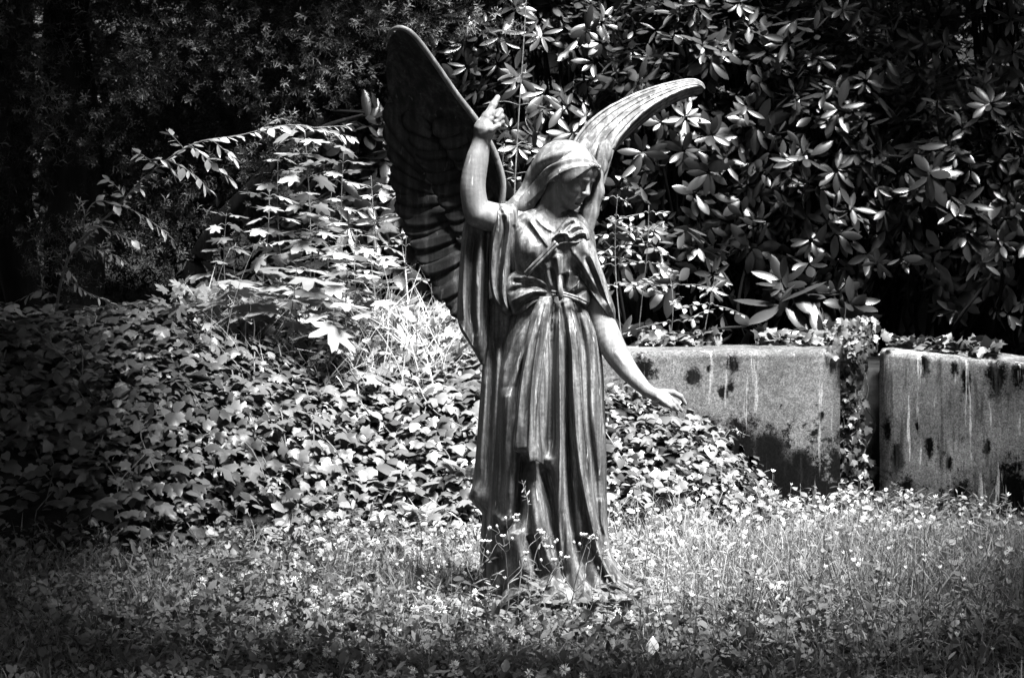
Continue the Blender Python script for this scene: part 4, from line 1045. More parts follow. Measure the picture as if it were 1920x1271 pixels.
yew((-3.2, 6.2, y2), [([(-3.2, 6.2, y2 - .2), (-3.2, 6.2, 2.4), (-3.1, 6.2, 4.4)], 0.14, 0.09)], [((-3.2, 6.0, 2.0), (1.6, 0.7, 1.3)), ((-3.0, 6.0, 3.5), (1.8, 0.8, 0.9))],
    "yew deepest in the shade at the far left behind the thick trunk", 5200, 9, (0.10, 0.17))
y3 = float(ground(2.2, 6.6))
yew((2.2, 6.6, y3), [([(2.2, 6.6, y3 - .2), (2.2, 6.6, 2.4), (2.2, 6.6, 4.6)], 0.15, 0.09)], [((1.6, 6.6, 2.2), (1.5, 0.6, 1.2)), ((3.2, 6.2, 2.2), (1.3, 0.7, 1.4)), ((2.2, 6.4, 3.6), (2.0, 0.8, 0.9))],
    "yew filling the darkness behind the rhododendrons at the right", 6000, 9, (0.10, 0.17))

# ------------------------------------------------------------------ arching shrub in front of the yew
t_ = thing("arching_shrub", at(95, 640, 3.0), "arching shrub with small paired narrow leaves before the dark yew trunk", "shrub"); A1 = np.array(t_.location)
BR = [([(95, 640), (130, 483), (220, 389), (275, 330), (362, 271), (445, 255), (551, 235), (669, 259)], 2.95, 0.008), ([(300, 312), (260, 287)], 2.92, .003), ([(280, 300), (304, 300), (327, 324)], 2.9, .003), ([(345, 280), (330, 262), (311, 243)], 2.9, .003),
      ([(354, 271), (394, 302), (437, 342)], 2.85, .003), ([(400, 265), (425, 285), (440, 298)], 2.85, .003), ([(315, 300), (360, 325), (396, 360)], 2.85, .003), ([(235, 375), (225, 358), (204, 335)], 2.9, .003), ([(240, 370), (256, 355), (270, 352)], 2.9, .003),
      ([(157, 440), (160, 405), (185, 377), (244, 393), (290, 420), (327, 452)], 2.85, .004), ([(150, 450), (180, 425), (252, 452)], 2.85, .003), ([(140, 475), (169, 458), (215, 480), (256, 503)], 2.85, .003), ([(125, 500), (150, 540), (190, 560), (222, 575)], 2.85, .003), ([(110, 560), (80, 545), (40, 560)], 2.85, .003), ([(480, 248), (505, 232), (530, 222)], 2.9, .003), ([(590, 240), (620, 238), (650, 236)], 2.95, .003)]
for pts, yy, r0 in BR:
    bb, lb = MB(), MB()
    P = spline([at(u, v, yy + 0.04 * math.sin(k_ * 1.7 + u)) for k_, (u, v) in enumerate(pts)], 10 * len(pts))
    tube(bb, P, np.linspace(r0, 0.0014, len(P)), 6)
    seg = np.concatenate([[0], np.cumsum(np.linalg.norm(np.diff(P, axis=0), axis=1))])
    s0 = 0.35 if r0 > 0.005 else 0.02
    for s in np.arange(s0, seg[-1], 0.034):
        k = min(int(np.searchsorted(seg, s)), len(P) - 2); T = norm(P[k + 1] - P[k])
        side = norm(np.cross(T, [0, -0.35, 1.0]))
        for sg in (-1, 1):
            if rng.random() < 0.15: continue
            d = norm(T * 0.75 + side * sg * 0.6 + np.array([0, 0, -0.15 - 0.25 * rng.random()]) + 0.25 * rng.normal(size=3))
            scatter(lb, T_LANCE if rng.random() < 0.8 else T_OVAL, P[k][None], basis(d[None], np.array([[0.1, -0.3, 1.0]]) + 0.4 * rng.normal(size=(1, 3))), np.array([rng.uniform(0.045, 0.075)]), np.array([rng.uniform(0.2, 1)]))
    b_ = link("branch", bb.mesh("branch", M_TWIG, A1), t_)
    if lb.n: link("foliage", lb.mesh("foliage", M_SHRUB, A1), b_)

# ------------------------------------------------------------------ saplings
def sapling(name, u, vb, vt, yy, leaf, label, cat, m=None, tmpl=None, gap=0.11, lean=0.03, twig=0.07, fanout=False, rr=0.005, tilt=0.05, group=None, start=0.2):
    p0, p1 = at(u, vb, yy), at(u, vt, yy)
    p0 = np.array([p0[0], yy, float(ground(p0[0], yy)) - 0.02]); H = p1[2] - p0[2]
    t_ = thing(name, p0, label, cat, group)
    sb, lb = MB(), MB()
    P = spline([p0 + np.array([lean * math.sin(3 * s + u), 0.02 * math.cos(5 * s + u), H * s]) for s in np.linspace(0, 1, 6)], 40)
    tube(sb, P, np.linspace(rr, rr * 0.35, 40), 6)
    az = rng.uniform(0, 6)
    for s in np.arange(start * H, H + 0.01, gap):
        k = min(int(s / H * 39), 39); az += 1.57 + rng.normal() * 0.25
        for sg in (0, np.pi):
            a = az + sg + rng.normal() * 0.2
            out = np.array([math.cos(a), math.sin(a), rng.uniform(-0.05, 0.3)]); Lp = twig * rng.uniform(0.6, 1.4) * (1.15 - 0.5 * s / H)
            e = P[k] + out * Lp
            tube(sb, spline([P[k], P[k] + out * Lp * 0.5 + np.array([0, 0, 0.012]), e], 6), np.linspace(0.0022, 0.0013, 6), 4)
            nrm = norm(np.array([0.1, -tilt, 1.0]) + 0.17 * rng.normal(size=3))
            d = norm(out + np.array([0, 0, -0.25]) + 0.2 * rng.normal(size=3))
            S = leaf * rng.uniform(0.65, 1.2)
            if not fanout:
                scatter(lb, tmpl or T_MAPLE, e[None], basis(d[None], nrm[None]), np.array([S]), np.array([rng.uniform(0.2, 1)]))
            else:                                            # a flat twig set with two ranks of small leaves
                L2 = fanout * rng.uniform(0.6, 1.3); nn_ = int(L2 / 0.028); sd_ = norm(np.cross(d, nrm))
                q = e + d * L2; tube(sb, spline([e, (e + q) / 2 + np.array([0, 0, 0.01]), q], 8), np.linspace(0.0018, 0.0009, 8), 4)
                for w in range(nn_):
                    b_ = e + d * L2 * w / nn_; dd = norm(d * 0.6 + sd_ * (1 if w % 2 else -1) * 0.8 + 0.12 * rng.normal(size=3))
                    scatter(lb, T_OVAL, b_[None], basis(dd[None], nrm[None] + 0.25 * rng.normal(size=(1, 3))), np.array([S]), np.array([rng.uniform(0.2, 1)]))
    link("stem", sb.mesh("stem", M_TWIG, p0), t_); link("foliage", lb.mesh("foliage", m or M_MAPLE, p0), t_)
    return t_

for (u, vb, vt, yy, lf, lb_) in [
    (495, 640, 355, 3.05, .10, "slender maple sapling nearest the yew's leaning limb"), (572, 650, 245, 3.25, .11, "tallest maple sapling, its leaf tiers reaching under the arching shrub"),
    (455, 610, 520, 2.75, .15, "low maple seedling with the broadest pale leaves at the left edge of the bright patch"), (545, 620, 505, 2.7, .17, "low maple seedling with a large flat leaf in the middle of the bright patch"),
    (615, 650, 560, 2.6, .16, "maple seedling on the crest of the ivy bank, leaves held flat like plates"), (640, 640, 470, 2.95, .12, "maple sapling half way between the tall sapling and the dark wing"),
    (705, 640, 480, 2.9, .12, "maple sapling touching the scalloped edge of the dark wing"), (705, 560, 330, 3.5, .085, "thin maple sapling with a cloud of small leaves left of the dark wing"), (625, 560, 360, 3.6, .10, "shaded maple sapling behind the tall one"),
    (675, 600, 430, 3.3, .10, "maple sapling with ragged tiers just below the rhododendron leaves"),
    (430, 640, 400, 3.35, .09, "maple sapling growing up against the black leaning limb"), (530, 640, 300, 3.45, .09, "maple sapling with narrow tiers between the nearest and the tallest sapling"), (650, 600, 270, 3.5, .09, "maple sapling whose top leaves meet the end of the arching shrub"), (600, 620, 400, 3.15, .10, "maple sapling with close-set tiers right of the tallest one")]:
    sapling("maple_sapling", u, vb, vt, yy, lf, lb_, "sapling", gap=0.062 if vb - vt > 150 else 0.05, group="maple saplings left of the angel", start=0.3 if vb - vt > 150 else 0.5)
sapling("young_tree", 978, 640, -60, 3.3, .06, "thin pale stem standing between the raised hand and the veil", "young tree", m=M_SPRAY, tmpl=T_OVAL, gap=0.17, twig=0.12, rr=0.006, lean=0.045, start=0.3)
for (u, vb, vt, yy, lb_, fo, st_) in [(1165, 640, 365, 3.0, "beech seedling with flat pale sprays beside the veil and shoulder", 0.14, 0.5), (1205, 640, 385, 3.1, "beech seedling with pale sprays a hand's width right of the mantle", 0.16, 0.55), (940, 600, 270, 3.3, "beech seedling with small bright leaves between raised arm and veil", 0.13, 0.5),
                                  (1250, 650, 510, 3.05, "low beech seedling spreading over the end of the pale wall", 0.22, 0.5), (1330, 640, 520, 3.1, "beech seedling whose bright flat spray reaches towards the big rhododendron leaves", 0.2, 0.7), (770, 640, 330, 3.4, "beech seedling seen through the gap left of the dark wing", 0.14, 0.4)]:
    sapling("beech_seedling", u, vb, vt, yy, .036, lb_, "seedling", m=M_SPRAY, gap=0.085, twig=0.05, fanout=fo, rr=0.004, tilt=0.3, group="beech seedlings with small pale leaves", start=st_)

# ------------------------------------------------------------------ ivy on the walls
t_ = thing("climbing_ivy", (1.66, 2.66, 0.0), "ivy climbing in the narrow gap between the two concrete walls", "ivy"); A2 = np.array(t_.location)
sb, lb = MB(), MB()
for k in range(9):
    xb = 1.66 + rng.normal() * 0.05
    P = spline([(xb + 0.04 * rng.normal(), 2.79 + 0.02 * rng.normal(), z) for z in np.linspace(-0.02, 0.82, 7)], 40)
    tube(sb, P, np.linspace(0.006, 0.002, 40), 5)
n = 620; z = rng.uniform(0, 0.92, n) ** 0.85; xx = 1.655 + rng.normal(size=n) * np.where(z > 0.72, 0.075, 0.045) + 0.02 * np.sin(z * 9)
yy = np.where(z > 0.74, 2.70 + rng.uniform(-0.05, 0.12, n), 2.78 + rng.uniform(-0.04, 0.08, n))
kp = ~((z > 0.74) & (rng.random(n) < 0.1)); xx, yy, z = xx[kp], yy[kp], z[kp]; n = len(z)
nn = norm(np.array([0.1, -0.55, 0.75]) + 0.4 * rng.normal(size=(n, 3))); dn = np.array([0, -0.2, -1.0]) + 0.6 * rng.normal(size=(n, 3))
scatter(lb, T_IVY, np.stack([xx, yy, z], -1), basis(dn, nn), rng.uniform(0.024, 0.048, n), rng.random(n) * np.where(z > 0.7, 1, 0.45))  # leaves down in the gap toned darker to stand for its shade
link("stem", sb.mesh("stem", M_TWIG, A2), t_); link("foliage", lb.mesh("foliage", M_IVY, A2), t_)
def ivy_top(a, b, z, n, back, label):
    a, b = np.array(a), np.array(b); loc = (*((a + b) / 2), z)
    t_ = thing("creeping_ivy", loc, label, "ivy"); lb = MB()
    s = rng.random(n); P = a + (b - a) * s[:, None]; P = np.stack([P[:, 0], P[:, 1] + rng.uniform(0, back, n), z + rng.uniform(0.0, 0.07, n)], -1)
    nn = norm(np.array([0, -0.35, 0.8]) + 0.45 * rng.normal(size=(n, 3))); dn = np.array([0.2, -0.9, -0.2]) + 0.6 * rng.normal(size=(n, 3))
    scatter(lb, T_IVY, P, basis(dn, nn), rng.uniform(0.04, 0.075, n), rng.random(n))
    sb = MB(); tube(sb, spline([(*a, z + .02), (*((a * 2 + b) / 3 + [0, .04]), z + .03), (*((a + 2 * b) / 3), z + .02), (*b, z + .02)], 24), 0.003, 5)
    link("stem", sb.mesh("stem", M_TWIG, loc), t_); link("foliage", lb.mesh("foliage", M_IVY, loc), t_)
ivy_top((0.62, 2.86), (1.02, 2.94), WALL_TOP, 120, 0.16, "ivy creeping along the back of the pale wall's top")
ivy_top((1.22, 2.98), (1.76, 2.80), WALL_TOP, 90, 0.2, "ivy spilling over the tops of both walls at the gap")
ivy_top((1.86, 2.82), (2.30, 2.36), WALL_TOP - 0.02, 160, 0.16, "ivy creeping along the top of the streaked wall")

# ------------------------------------------------------------------ meadow
def in_frame(P, pad=90):
    d = P[:, 1] + CAM_D; u = 960 + FOC * P[:, 0] / d; v = V_HOR + FOC * (CAM_H - P[:, 2]) / d
    return (u > -pad) & (u < 1920 + pad) & (v < 1271 + 160) & (v > 0)

def meadow_pts(n):
    x = rng.uniform(-2.6, 2.9, n); y = rng.uniform(-1.5, 3.0, n)
    P = np.stack([x, y, ground(x, y)], -1)
    k = in_frame(P) & (y < wall_line(x) + 9 * (x < 0.3)) & (bank(x, y) < 0.10)
    k &= ~((x > -0.05) & (x < 0.46) & (y > -0.30) & (y < 0.18))
    return P[k]

mb = MB(); P = meadow_pts(80000); x, y = P[:, 0], P[:, 1]
patch = vnoise(np.stack([x * 2.3, y * 2.3, 0 * x], -1), 21)
tall = np.clip((x - 0.2) / 0.6, 0, 1) * np.clip((y + 0.6) / 0.7, 0, 1) + 0.5 * np.exp(-((x + 0.25) ** 2 + (y - 0.5) ** 2) / 0.25)
dens = np.clip(0.30 + 0.3 * patch + 0.6 * tall, 0.06, 1) * np.where(bank(x, y) > 0.03, 0.5, 1)
k = rng.random(len(x)) < dens; P, x, y, tall = P[k], x[k], y[k], tall[k]; n = len(x)
h = rng.uniform(0.05, 0.14, n) * (0.8 + 0.75 * tall) * (1 - 0.65 * np.clip((y - 0.9) / 1.0, 0, 1) * (x > 0.8))
d = norm(np.array([0, 0, 1.0]) + 0.38 * rng.normal(size=(n, 3))); nn = rdir(n); nn[:, 2] = 0.1
w = rng.integers(0, 3, n)
for q in range(3):
    m = w == q; scatter(mb, T_GRASS[q], P[m], basis(d[m], nn[m]), np.stack([rng.uniform(.13, .30, m.sum()), h[m], h[m]], -1), rng.random(m.sum()))
tag(link("meadow_grass", mb.mesh("meadow_grass", M_GRASS)), kind="stuff")

mb = MB(); P = meadow_pts(56000); x, y = P[:, 0], P[:, 1]
k = rng.random(len(x)) < np.clip(0.75 - 0.35 * np.clip((x - 0.3) / 0.8, 0, 1) * np.clip((y + .5) / .7, 0, 1), 0.1, 1); P, x, y = P[k], x[k], y[k]; n = len(x)
P[:, 2] += rng.uniform(0.01, 0.10, n) * (0.7 + 0.5 * vnoise(np.stack([x * 3, y * 3, 0 * x], -1), 31))
nn = norm(np.array([0, -0.1, 1.0]) + 0.42 * rng.normal(size=(n, 3))); d = rdir(n)
q = rng.random(n)
for lo, hi, T_, s0, s1 in ((0, .5, T_CLOVER, .016, .032), (.5, .8, T_OVAL, .022, .05), (.8, .93, T_LANCE, .04, .08), (.93, 1.01, T_IVY2, .025, .045)):
    m = (q >= lo) & (q < hi)
    scatter(mb, T_, P[m], basis(d[m], nn[m]), rng.uniform(s0, s1, m.sum()), rng.random(m.sum()) ** 1.3)
tag(link("low_herbs", mb.mesh("low_herbs", M_HERB)), kind="stuff")

# tangled weeds: thin leafy stems standing above the grass, thickest at the wall's foot and about the base
mb = MB(); n = 0
while n < 720:
    x = rng.uniform(-1.3, 2.5); y = rng.uniform(-0.9, 2.7)
    wl_ = float(wall_line(np.array(x)))
    w_ = max(math.exp(-((wl_ - y) / 0.4) ** 2) * (x > 0.9), 0.95 * math.exp(-((x - 0.2) ** 2 + (y + 0.25) ** 2) / 0.14), 0.30 * (x > 0.3), 0.16)
    if rng.random() > w_ or y > wl_ - 0.05 or float(bank(np.array([x]), np.array([y]))[0]) > 0.15 or (-0.05 < x < 0.46 and -0.24 < y < 0.18): continue
    h = rng.uniform(0.08, 0.24) * (0.6 if x > 0.9 and y > 1.4 else 1); b0 = np.array([x, y, float(ground(x, y))]); l_ = rng.normal(size=2) * 0.30
    P = spline([b0, b0 + [l_[0] * h * .3, l_[1] * h * .3, h * .55], b0 + [l_[0] * h, l_[1] * h, h]], 9)
    tube(mb, P, np.linspace(0.0016, 0.0008, 9), 3, rng.random(), cap=False)
    m = int(rng.integers(5, 12)); kk = rng.integers(2, 9, m); a_ = rng.uniform(0, 6.28, m)
    dd = np.stack([np.cos(a_), np.sin(a_), rng.uniform(-0.2, 0.9, m)], -1)
    scatter(mb, T_LANCE if rng.random() < 0.6 else T_OVAL, P[kk], basis(dd, np.array([0, -0.2, 1.0]) + 0.3 * rng.normal(size=(m, 3))), rng.uniform(0.018, 0.05, m), np.full(m, rng.random()))
    n += 1
tag(link("tangled_weeds", mb.mesh("tangled_weeds", M_HERB)), kind="stuff")

# dry grass between the saplings, and the tall grass beside the wing
mb = MB(); n = 900
x = rng.uniform(-1.55, -0.30, n); y = rng.uniform(2.5, 3.3, n)
P = np.stack([x, y, ground(x, y)], -1); d = norm(np.array([0.05, 0, 1.0]) + 0.55 * rng.normal(size=(n, 3)))
h = rng.uniform(0.14, 0.42, n) * np.where(x > -0.85, 1.15, 0.7)
nn = rdir(n); nn[:, 2] = 0.1; w = rng.integers(0, 3, n)
for q in range(3):
    m = w == q; scatter(mb, T_GRASS[q], P[m], basis(d[m], nn[m]), np.stack([rng.uniform(.2, .34, m.sum()), h[m], h[m]], -1), rng.random(m.sum()))
tag(link("dry_grass", mb.mesh("dry_grass", M_STRAW)), kind="stuff")
# herbs mixed over the crest of the bank
mb = MB(); n = 2600; x = rng.uniform(-1.7, 0.1, n); y = rng.uniform(2.6, 4.2, n)
P = np.stack([x, y, ground(x, y) + rng.uniform(0.02, 0.22, n)], -1)
nn = norm(np.array([0, -0.15, 1.0]) + 0.4 * rng.normal(size=(n, 3))); d = rdir(n)
m = rng.random(n) < 0.5
scatter(mb, T_OVAL, P[m], basis(d[m], nn[m]), rng.uniform(.03, .07, m.sum()), rng.random(m.sum())); scatter(mb, T_MAPLE, P[~m], basis(d[~m], nn[~m]), rng.uniform(.03, .075, (~m).sum()), rng.random((~m).sum()))
tag(link("bank_herbs", mb.mesh("bank_herbs", M_MAPLE)), kind="stuff")

# ------------------------------------------------------------------ flowers, each on its own stem
def flower_mesh(name, petals, h, wild, double=False):
    V, F_, mi = [], [], []
    sb = MB(); P = spline([(0, 0, 0), (0.02 * wild, 0.01, h * 0.5), (0.035 * wild, 0.0, h)], 8); tube(sb, P, np.linspace(0.0016, 0.001, 8), 4)
    for s in (0.3, 0.55, 0.75):
        a = s * 17; e = P[int(s * 7)]
        for sg in (0, np.pi):
            scatter(sb, T_LANCE, e[None], basis(np.array([[math.cos(a + sg), math.sin(a + sg), 0.7]]), np.array([[0, 0, 1.0]])), np.array([0.045 * (1.2 - s)]), np.array([0.6]))
    top = P[-1]; pb = MB()
    for k in range(petals):
        a = 2 * np.pi * k / petals + 0.1 * wild
        for lay in range(2 if double else 1):
            d = np.array([[math.cos(a + lay * .3), math.sin(a + lay * .3), 0.55 + 0.5 * wild * wild + 0.3 * math.sin(k * 2.1 + wild)]])
            scatter(pb, T_PETAL, top[None], basis(d, np.array([[0, 0, 1.0]])), np.array([0.0165 * (1 + 0.15 * math.sin(k * 5.1 + wild))]), np.array([0.7]))
    a = np.linspace(0, 2 * np.pi, 6, endpoint=False)
    V0 = np.concatenate([np.stack([0.003 * np.cos(a), 0.003 * np.sin(a), 0 * a + 0.002], -1), [[0, 0, 0.0045]]]) + top
    pb.add(V0, [(k, (k + 1) % 6, 6) for k in range(6)])
    Vs, Vp = np.concatenate(sb.V), np.concatenate(pb.V)
    Q = np.concatenate(sb.Q); T1 = np.concatenate(sb.T); T2 = np.concatenate(pb.T) + len(Vs)
    mi = np.concatenate([np.zeros(len(Q) + len(T1)), np.ones(len(T2))])
    return new_mesh(name, np.concatenate([Vs, Vp]), [Q, np.concatenate([T1, T2])], [M_HERB, M_PETAL], np.concatenate([np.full(len(Vs), 0.6), np.full(len(Vp), 0.7)]), True, mi), top
T_PETAL = blade([0.03, 0.10, 0.17, 0.16, 0.05], -0.15, 0.3)
FM = []
for k, (np_, h, w_) in enumerate(((8, 0.24, 0.6), (6, 0.32, -0.9), (7, 0.38, 1.2), (8, 0.28, -0.3), (5, 0.20, 1.0), (6, 0.42, 0.8), (7, 0.16, -1.0))):
    FM.append(flower_mesh("white_flower", np_, h, w_))
def place_flowers(n, uv, label, group, cat="flower", us=1.0):
    got = 0
    while got < n:
        u, v = uv()
        k = int(rng.integers(0, len(FM))); me, top = FM[k]; sc_ = rng.uniform(0.75, 1.15) * us
        hh = top[2] * sc_; dist = (CAM_H - hh) * FOC / (v - V_HOR); y = dist - CAM_D; x = (u - 960) * dist / FOC
        if y > float(wall_line(np.array(x))) - 0.06 or y < -1.4 or float(bank(np.array([x]), np.array([y]))[0]) > 0.2: 
            if rng.random() < 0.05: n -= 1
            continue
        if -0.08 < x < 0.5 and -0.24 < y < 0.2: continue
        o = link("white_flower", me, None, (x, y, float(ground(x, y)) - 0.01)); o.scale = (sc_,) * 3; o.rotation_euler = (rng.normal() * .25, rng.normal() * .25, rng.uniform(0, 6.28))
        tag(o, label, cat, group); got += 1
place_flowers(48, lambda: (rng.uniform(1400, 1640), 905 + 55 * rng.random() ** 0.8 + rng.normal() * 10), "white starry flower standing against the foot of the pale wall", "white flowers at the pale wall's foot")
place_flowers(52, lambda: (rng.uniform(1600, 1915), 930 + 80 * rng.random() + rng.normal() * 10), "white starry flower in the shade below the streaked wall", "white flowers below the streaked wall")
place_flowers(64, lambda: (rng.uniform(1130, 1480), 880 + 150 * rng.random()), "white starry flower in the bright grass right of the angel's gown", "white flowers in the bright grass")
place_flowers(60, lambda: (rng.uniform(1240, 1910), rng.uniform(1020, 1260)), "white starry flower in the dim meadow of the lower right corner", "white flowers in the dim lower right")
place_flowers(36, lambda: (rng.uniform(640, 940), rng.uniform(985, 1150)), "small white flower in the grass left of the angel's base", "white flowers left of the base", us=0.7)

def clover_head():
    pb = MB(); n = 46; D = rdir(n, 0.15)
    scatter(pb, T_LANCE, np.tile([0, 0, 0.085], (n, 1)) + D * 0.004, basis(D, rdir(n)), rng.uniform(0.010, 0.016, n), rng.uniform(.4, 1, n))
    sb = MB(); tube(sb, spline([(0, 0, 0), (0.006, 0.002, 0.04), (0, 0, 0.085)], 6), 0.0013, 4)
    Vs, Vp = np.concatenate(sb.V), np.concatenate(pb.V); Q = np.concatenate(sb.Q); T1 = np.concatenate(sb.T); T2 = np.concatenate(pb.T) + len(Vs)
    return new_mesh("clover_flower", np.concatenate([Vs, Vp]), [Q, np.concatenate([T1, T2])], [M_HERB, M_PETAL], np.full(len(Vs) + len(Vp), 0.6), True, np.concatenate([np.zeros(len(Q) + len(T1)), np.ones(len(T2))]))
CM = clover_head()
got = 0
while got < 90:
    u, v = rng.uniform(350, 1250), rng.uniform(1040, 1262)
    dist = (CAM_H - 0.1) * FOC / (v - V_HOR); y = dist - CAM_D; x = (u - 960) * dist / FOC
    if (-0.1 < x < 0.5 and -0.26 < y < 0.2) or float(bank(np.array([x]), np.array([y]))[0]) > 0.08: continue
    o = link("clover_flower", CM, None, (x, y, float(ground(x, y)))); o.scale = (rng.uniform(.7, 1.15),) * 3; o.rotation_euler = (rng.normal() * .2, rng.normal() * .2, rng.uniform(0, 6))
    tag(o, "round pale clover flower in the dim foreground meadow below the angel and ivy bank", "flower", "clover flowers in the foreground"); got += 1

# ------------------------------------------------------------------ weeds standing before the angel
def weed(u, vb, H, seed, label, flowers, lean=0.2, yy=-0.34):
    r_ = np.random.default_rng(seed); p0 = at(u, vb, yy); p0[2] = float(ground(p0[0], yy)) - 0.01
    t_ = thing("flowering_weed", p0, label, "weed"); sb, buds, blooms = MB(), [], []
    def grow(p, d, L, lev):
        q = p + d * L; m = (p + q) / 2 + r_.normal(size=3) * 0.012
        tube(sb, spline([p, m, q], 8), np.linspace(0.0021, 0.0016, 8) * (1.2 - 0.25 * lev), 5)
        if lev == 3 or L < 0.05:
            if r_.random() < flowers:
                fb = MB(); blooms.append(fb)
                for k in range(9):
                    a = k * 0.7; scatter(fb, T_OVAL, q[None], basis(np.array([[math.cos(a), math.sin(a), 0.75 + 0.3 * math.sin(k * 2.3)]]), np.array([[0, 0, 1.0]])), np.array([0.014]), np.array([0.7]))
            bb = MB(); th = np.linspace(0.1, np.pi - 0.1, 6); c_ = np.stack([0 * th, 0 * th, -np.cos(th)], -1) * 0.007
            tube(bb, q + c_ @ np.eye(3), 0.0052 * np.sin(th), 7); buds.append(bb)
            return
        for k in range(2 if lev else 3):
            a = r_.uniform(-1, 1) * 1.1 + (0.9 if k else -0.7)
            nd = norm(d + np.array([math.sin(a) * 0.75, r_.normal() * 0.35, 0.15 + 0.2 * r_.random()]))
            grow(q, nd, L * r_.uniform(0.45, 0.75), lev + 1)
    grow(p0, norm(np.array([lean, -0.05, 1.0])), H * 0.45, 0)
    lb = MB()
    for s in (0.15, 0.3, 0.42):
        a = r_.uniform(0, 6); scatter(lb, T_LANCE, (p0 + np.array([lean * s * H, 0, s * H]))[None], basis(np.array([[math.cos(a), math.sin(a), 0.5]]), np.array([[0, 0, 1.0]])), np.array([0.10 * (1 - s)]), np.array([0.8]))
    link("stem", sb.mesh("stem", M_SPRAY, p0), t_); link("leaf", lb.mesh("leaf", M_SPRAY, p0), t_)
    for bb in buds: link("bud", bb.mesh("bud", M_BUD, p0), t_)
    for fb in blooms: link("blossom", fb.mesh("blossom", M_PETAL, p0), t_)
weed(925, 1170, 0.42, 3, "branching weed with pale buds at the left end of the angel's base", 0.5, 0.28)
weed(1010, 1180, 0.36, 8, "branching weed with one open flower in front of the middle of the gown", 0.3, 0.15)
weed(1060, 1175, 0.34, 12, "thin weed with round buds in front of the right half of the gown", 0.1, 0.2)
weed(880, 1150, 0.36, 20, "bushy white-flowered weed left of the angel's base", 0.8, 0.1, -0.2)

def broad_weed(u, v, yy, n, L, label):
    p0 = at(u, v, yy); p0[2] = float(ground(p0[0], yy)); t_ = thing("broad_leaved_weed", p0, label, "weed")
    for k in range(n):
        a = 2.4 * k + rng.normal() * 0.3; l_ = L * rng.uniform(0.7, 1.2); out = np.array([math.cos(a), math.sin(a) * 0.7 - 0.2, 0.0])
        sb, lb = MB(), MB(); e = p0 + out * l_ * 0.35 + np.array([0, 0, l_ * rng.uniform(0.35, 0.75)])
        tube(sb, spline([p0, (p0 + e) / 2 + np.array([0, 0, 0.01]), e], 7), np.linspace(0.0022, 0.0014, 7), 5)
        scatter(lb, T_OVAL, e[None], basis((out + np.array([0, 0, rng.uniform(-0.2, 0.5)]))[None], (np.array([0, -0.35, 1.0]) + 0.3 * rng.normal(size=3))[None]), np.array([[l_ * 0.95, l_ * 0.8, l_ * 0.8]]), np.array([rng.uniform(0.4, 1)]))
        o = link("leaf", lb.mesh("leaf", M_SPRAY, p0), t_); link("stalk", sb.mesh("stalk", M_SPRAY, p0), o)
broad_weed(985, 1168, -0.30, 8, 0.085, "broad-leaved weed pressed against the left half of the angel's hem")
broad_weed(1085, 1172, -0.30, 7, 0.075, "broad-leaved weed in front of the right half of the angel's hem")
broad_weed(900, 1120, -0.15, 7, 0.09, "broad-leaved weed left of the angel's base in the brighter grass")
broad_weed(1215, 1130, -0.16, 6, 0.08, "broad-leaved weed at the tip of the gown's trailing hem")

def grass_stalk(pts, yy, label, seeds=True):
    P = spline([at(u, v, yy) for u, v in pts], 40); t_ = thing("grass_stalk", P[0], label, "grass stalk"); sb = MB(); tube(sb, P, np.linspace(0.0018, 0.0009, 40), 5)
    link("stem", sb.mesh("stem", M_STRAW, P[0]), t_)
    if seeds:
        hb = MB()
        for k in range(26, 40):
            d = norm(P[k] - P[k - 1] + np.array([0.0, 0, -0.004]) + 0.01 * rng.normal(size=3))
            scatter(hb, T_LANCE, P[k][None], basis(d[None], rdir(1)), np.array([0.022]), np.array([rng.random()]))
        link("seed_head", hb.mesh("seed_head", M_STRAW, P[0]), t_)
grass_stalk([(970, 1140), (985, 1000), (990, 945), (980, 905)], -0.32, "tall bent grass stalk arching over the dark hollow of the gown")
grass_stalk([(1068, 1150), (1085, 1070), (1105, 1010), (1122, 996)], -0.32, "grass stalk leaning along the bright trailing fold of the gown")
grass_stalk([(990, 1150), (1000, 1060), (1012, 1020), (1030, 1005)], -0.33, "short grass stalk with a full seed head before the knee fold")
grass_stalk([(1120, 1140), (1128, 1060), (1133, 1030)], -0.30, "upright grass stalk with a fuzzy head at the gown's right edge")
for pts, lb_ in (([(395, 660), (400, 560), (430, 470), (455, 465)], "arching grass stalk with nodding seeds nearest the yew"), ([(420, 655), (440, 560), (480, 460), (505, 458)], "arching grass stalk with nodding seeds beside the nearest maple sapling"), ([(730, 690), (735, 600), (722, 510), (700, 470)], "long dry grass stalk crossing the gap below the dark wing"), ([(1330, 900), (1345, 850), (1370, 806), (1398, 815)], "bent grass stalk curving over the dark blotches of the pale wall")):
    grass_stalk(pts, 2.45, lb_)

# pale spoon-shaped leaf in the foreground
p0 = at(1215, 1262, -0.85); p0[2] = float(ground(p0[0], p0[1])); t_ = thing("plantain", p0, "pale spoon-shaped upright leaf alone in the foreground meadow below the gown's trailing hem", "leaf")
sb, lb = MB(), MB(); q0 = at(1222, 1228, -0.85); tube(sb, spline([p0, (p0 + q0) / 2 + [0.004, 0, 0], q0], 10), 0.0022, 6)
scatter(lb, T_OVAL, q0[None], basis(np.array([[0.12, 0.1, 1.0]]), np.array([[0.25, -1.0, 0.3]])), np.array([[0.075, 0.062, 0.062]]), np.array([1.0]))
link("stem", sb.mesh("stem", M_SPRAY, p0), t_); link("leaf", lb.mesh("leaf", M_PETAL, p0), t_)

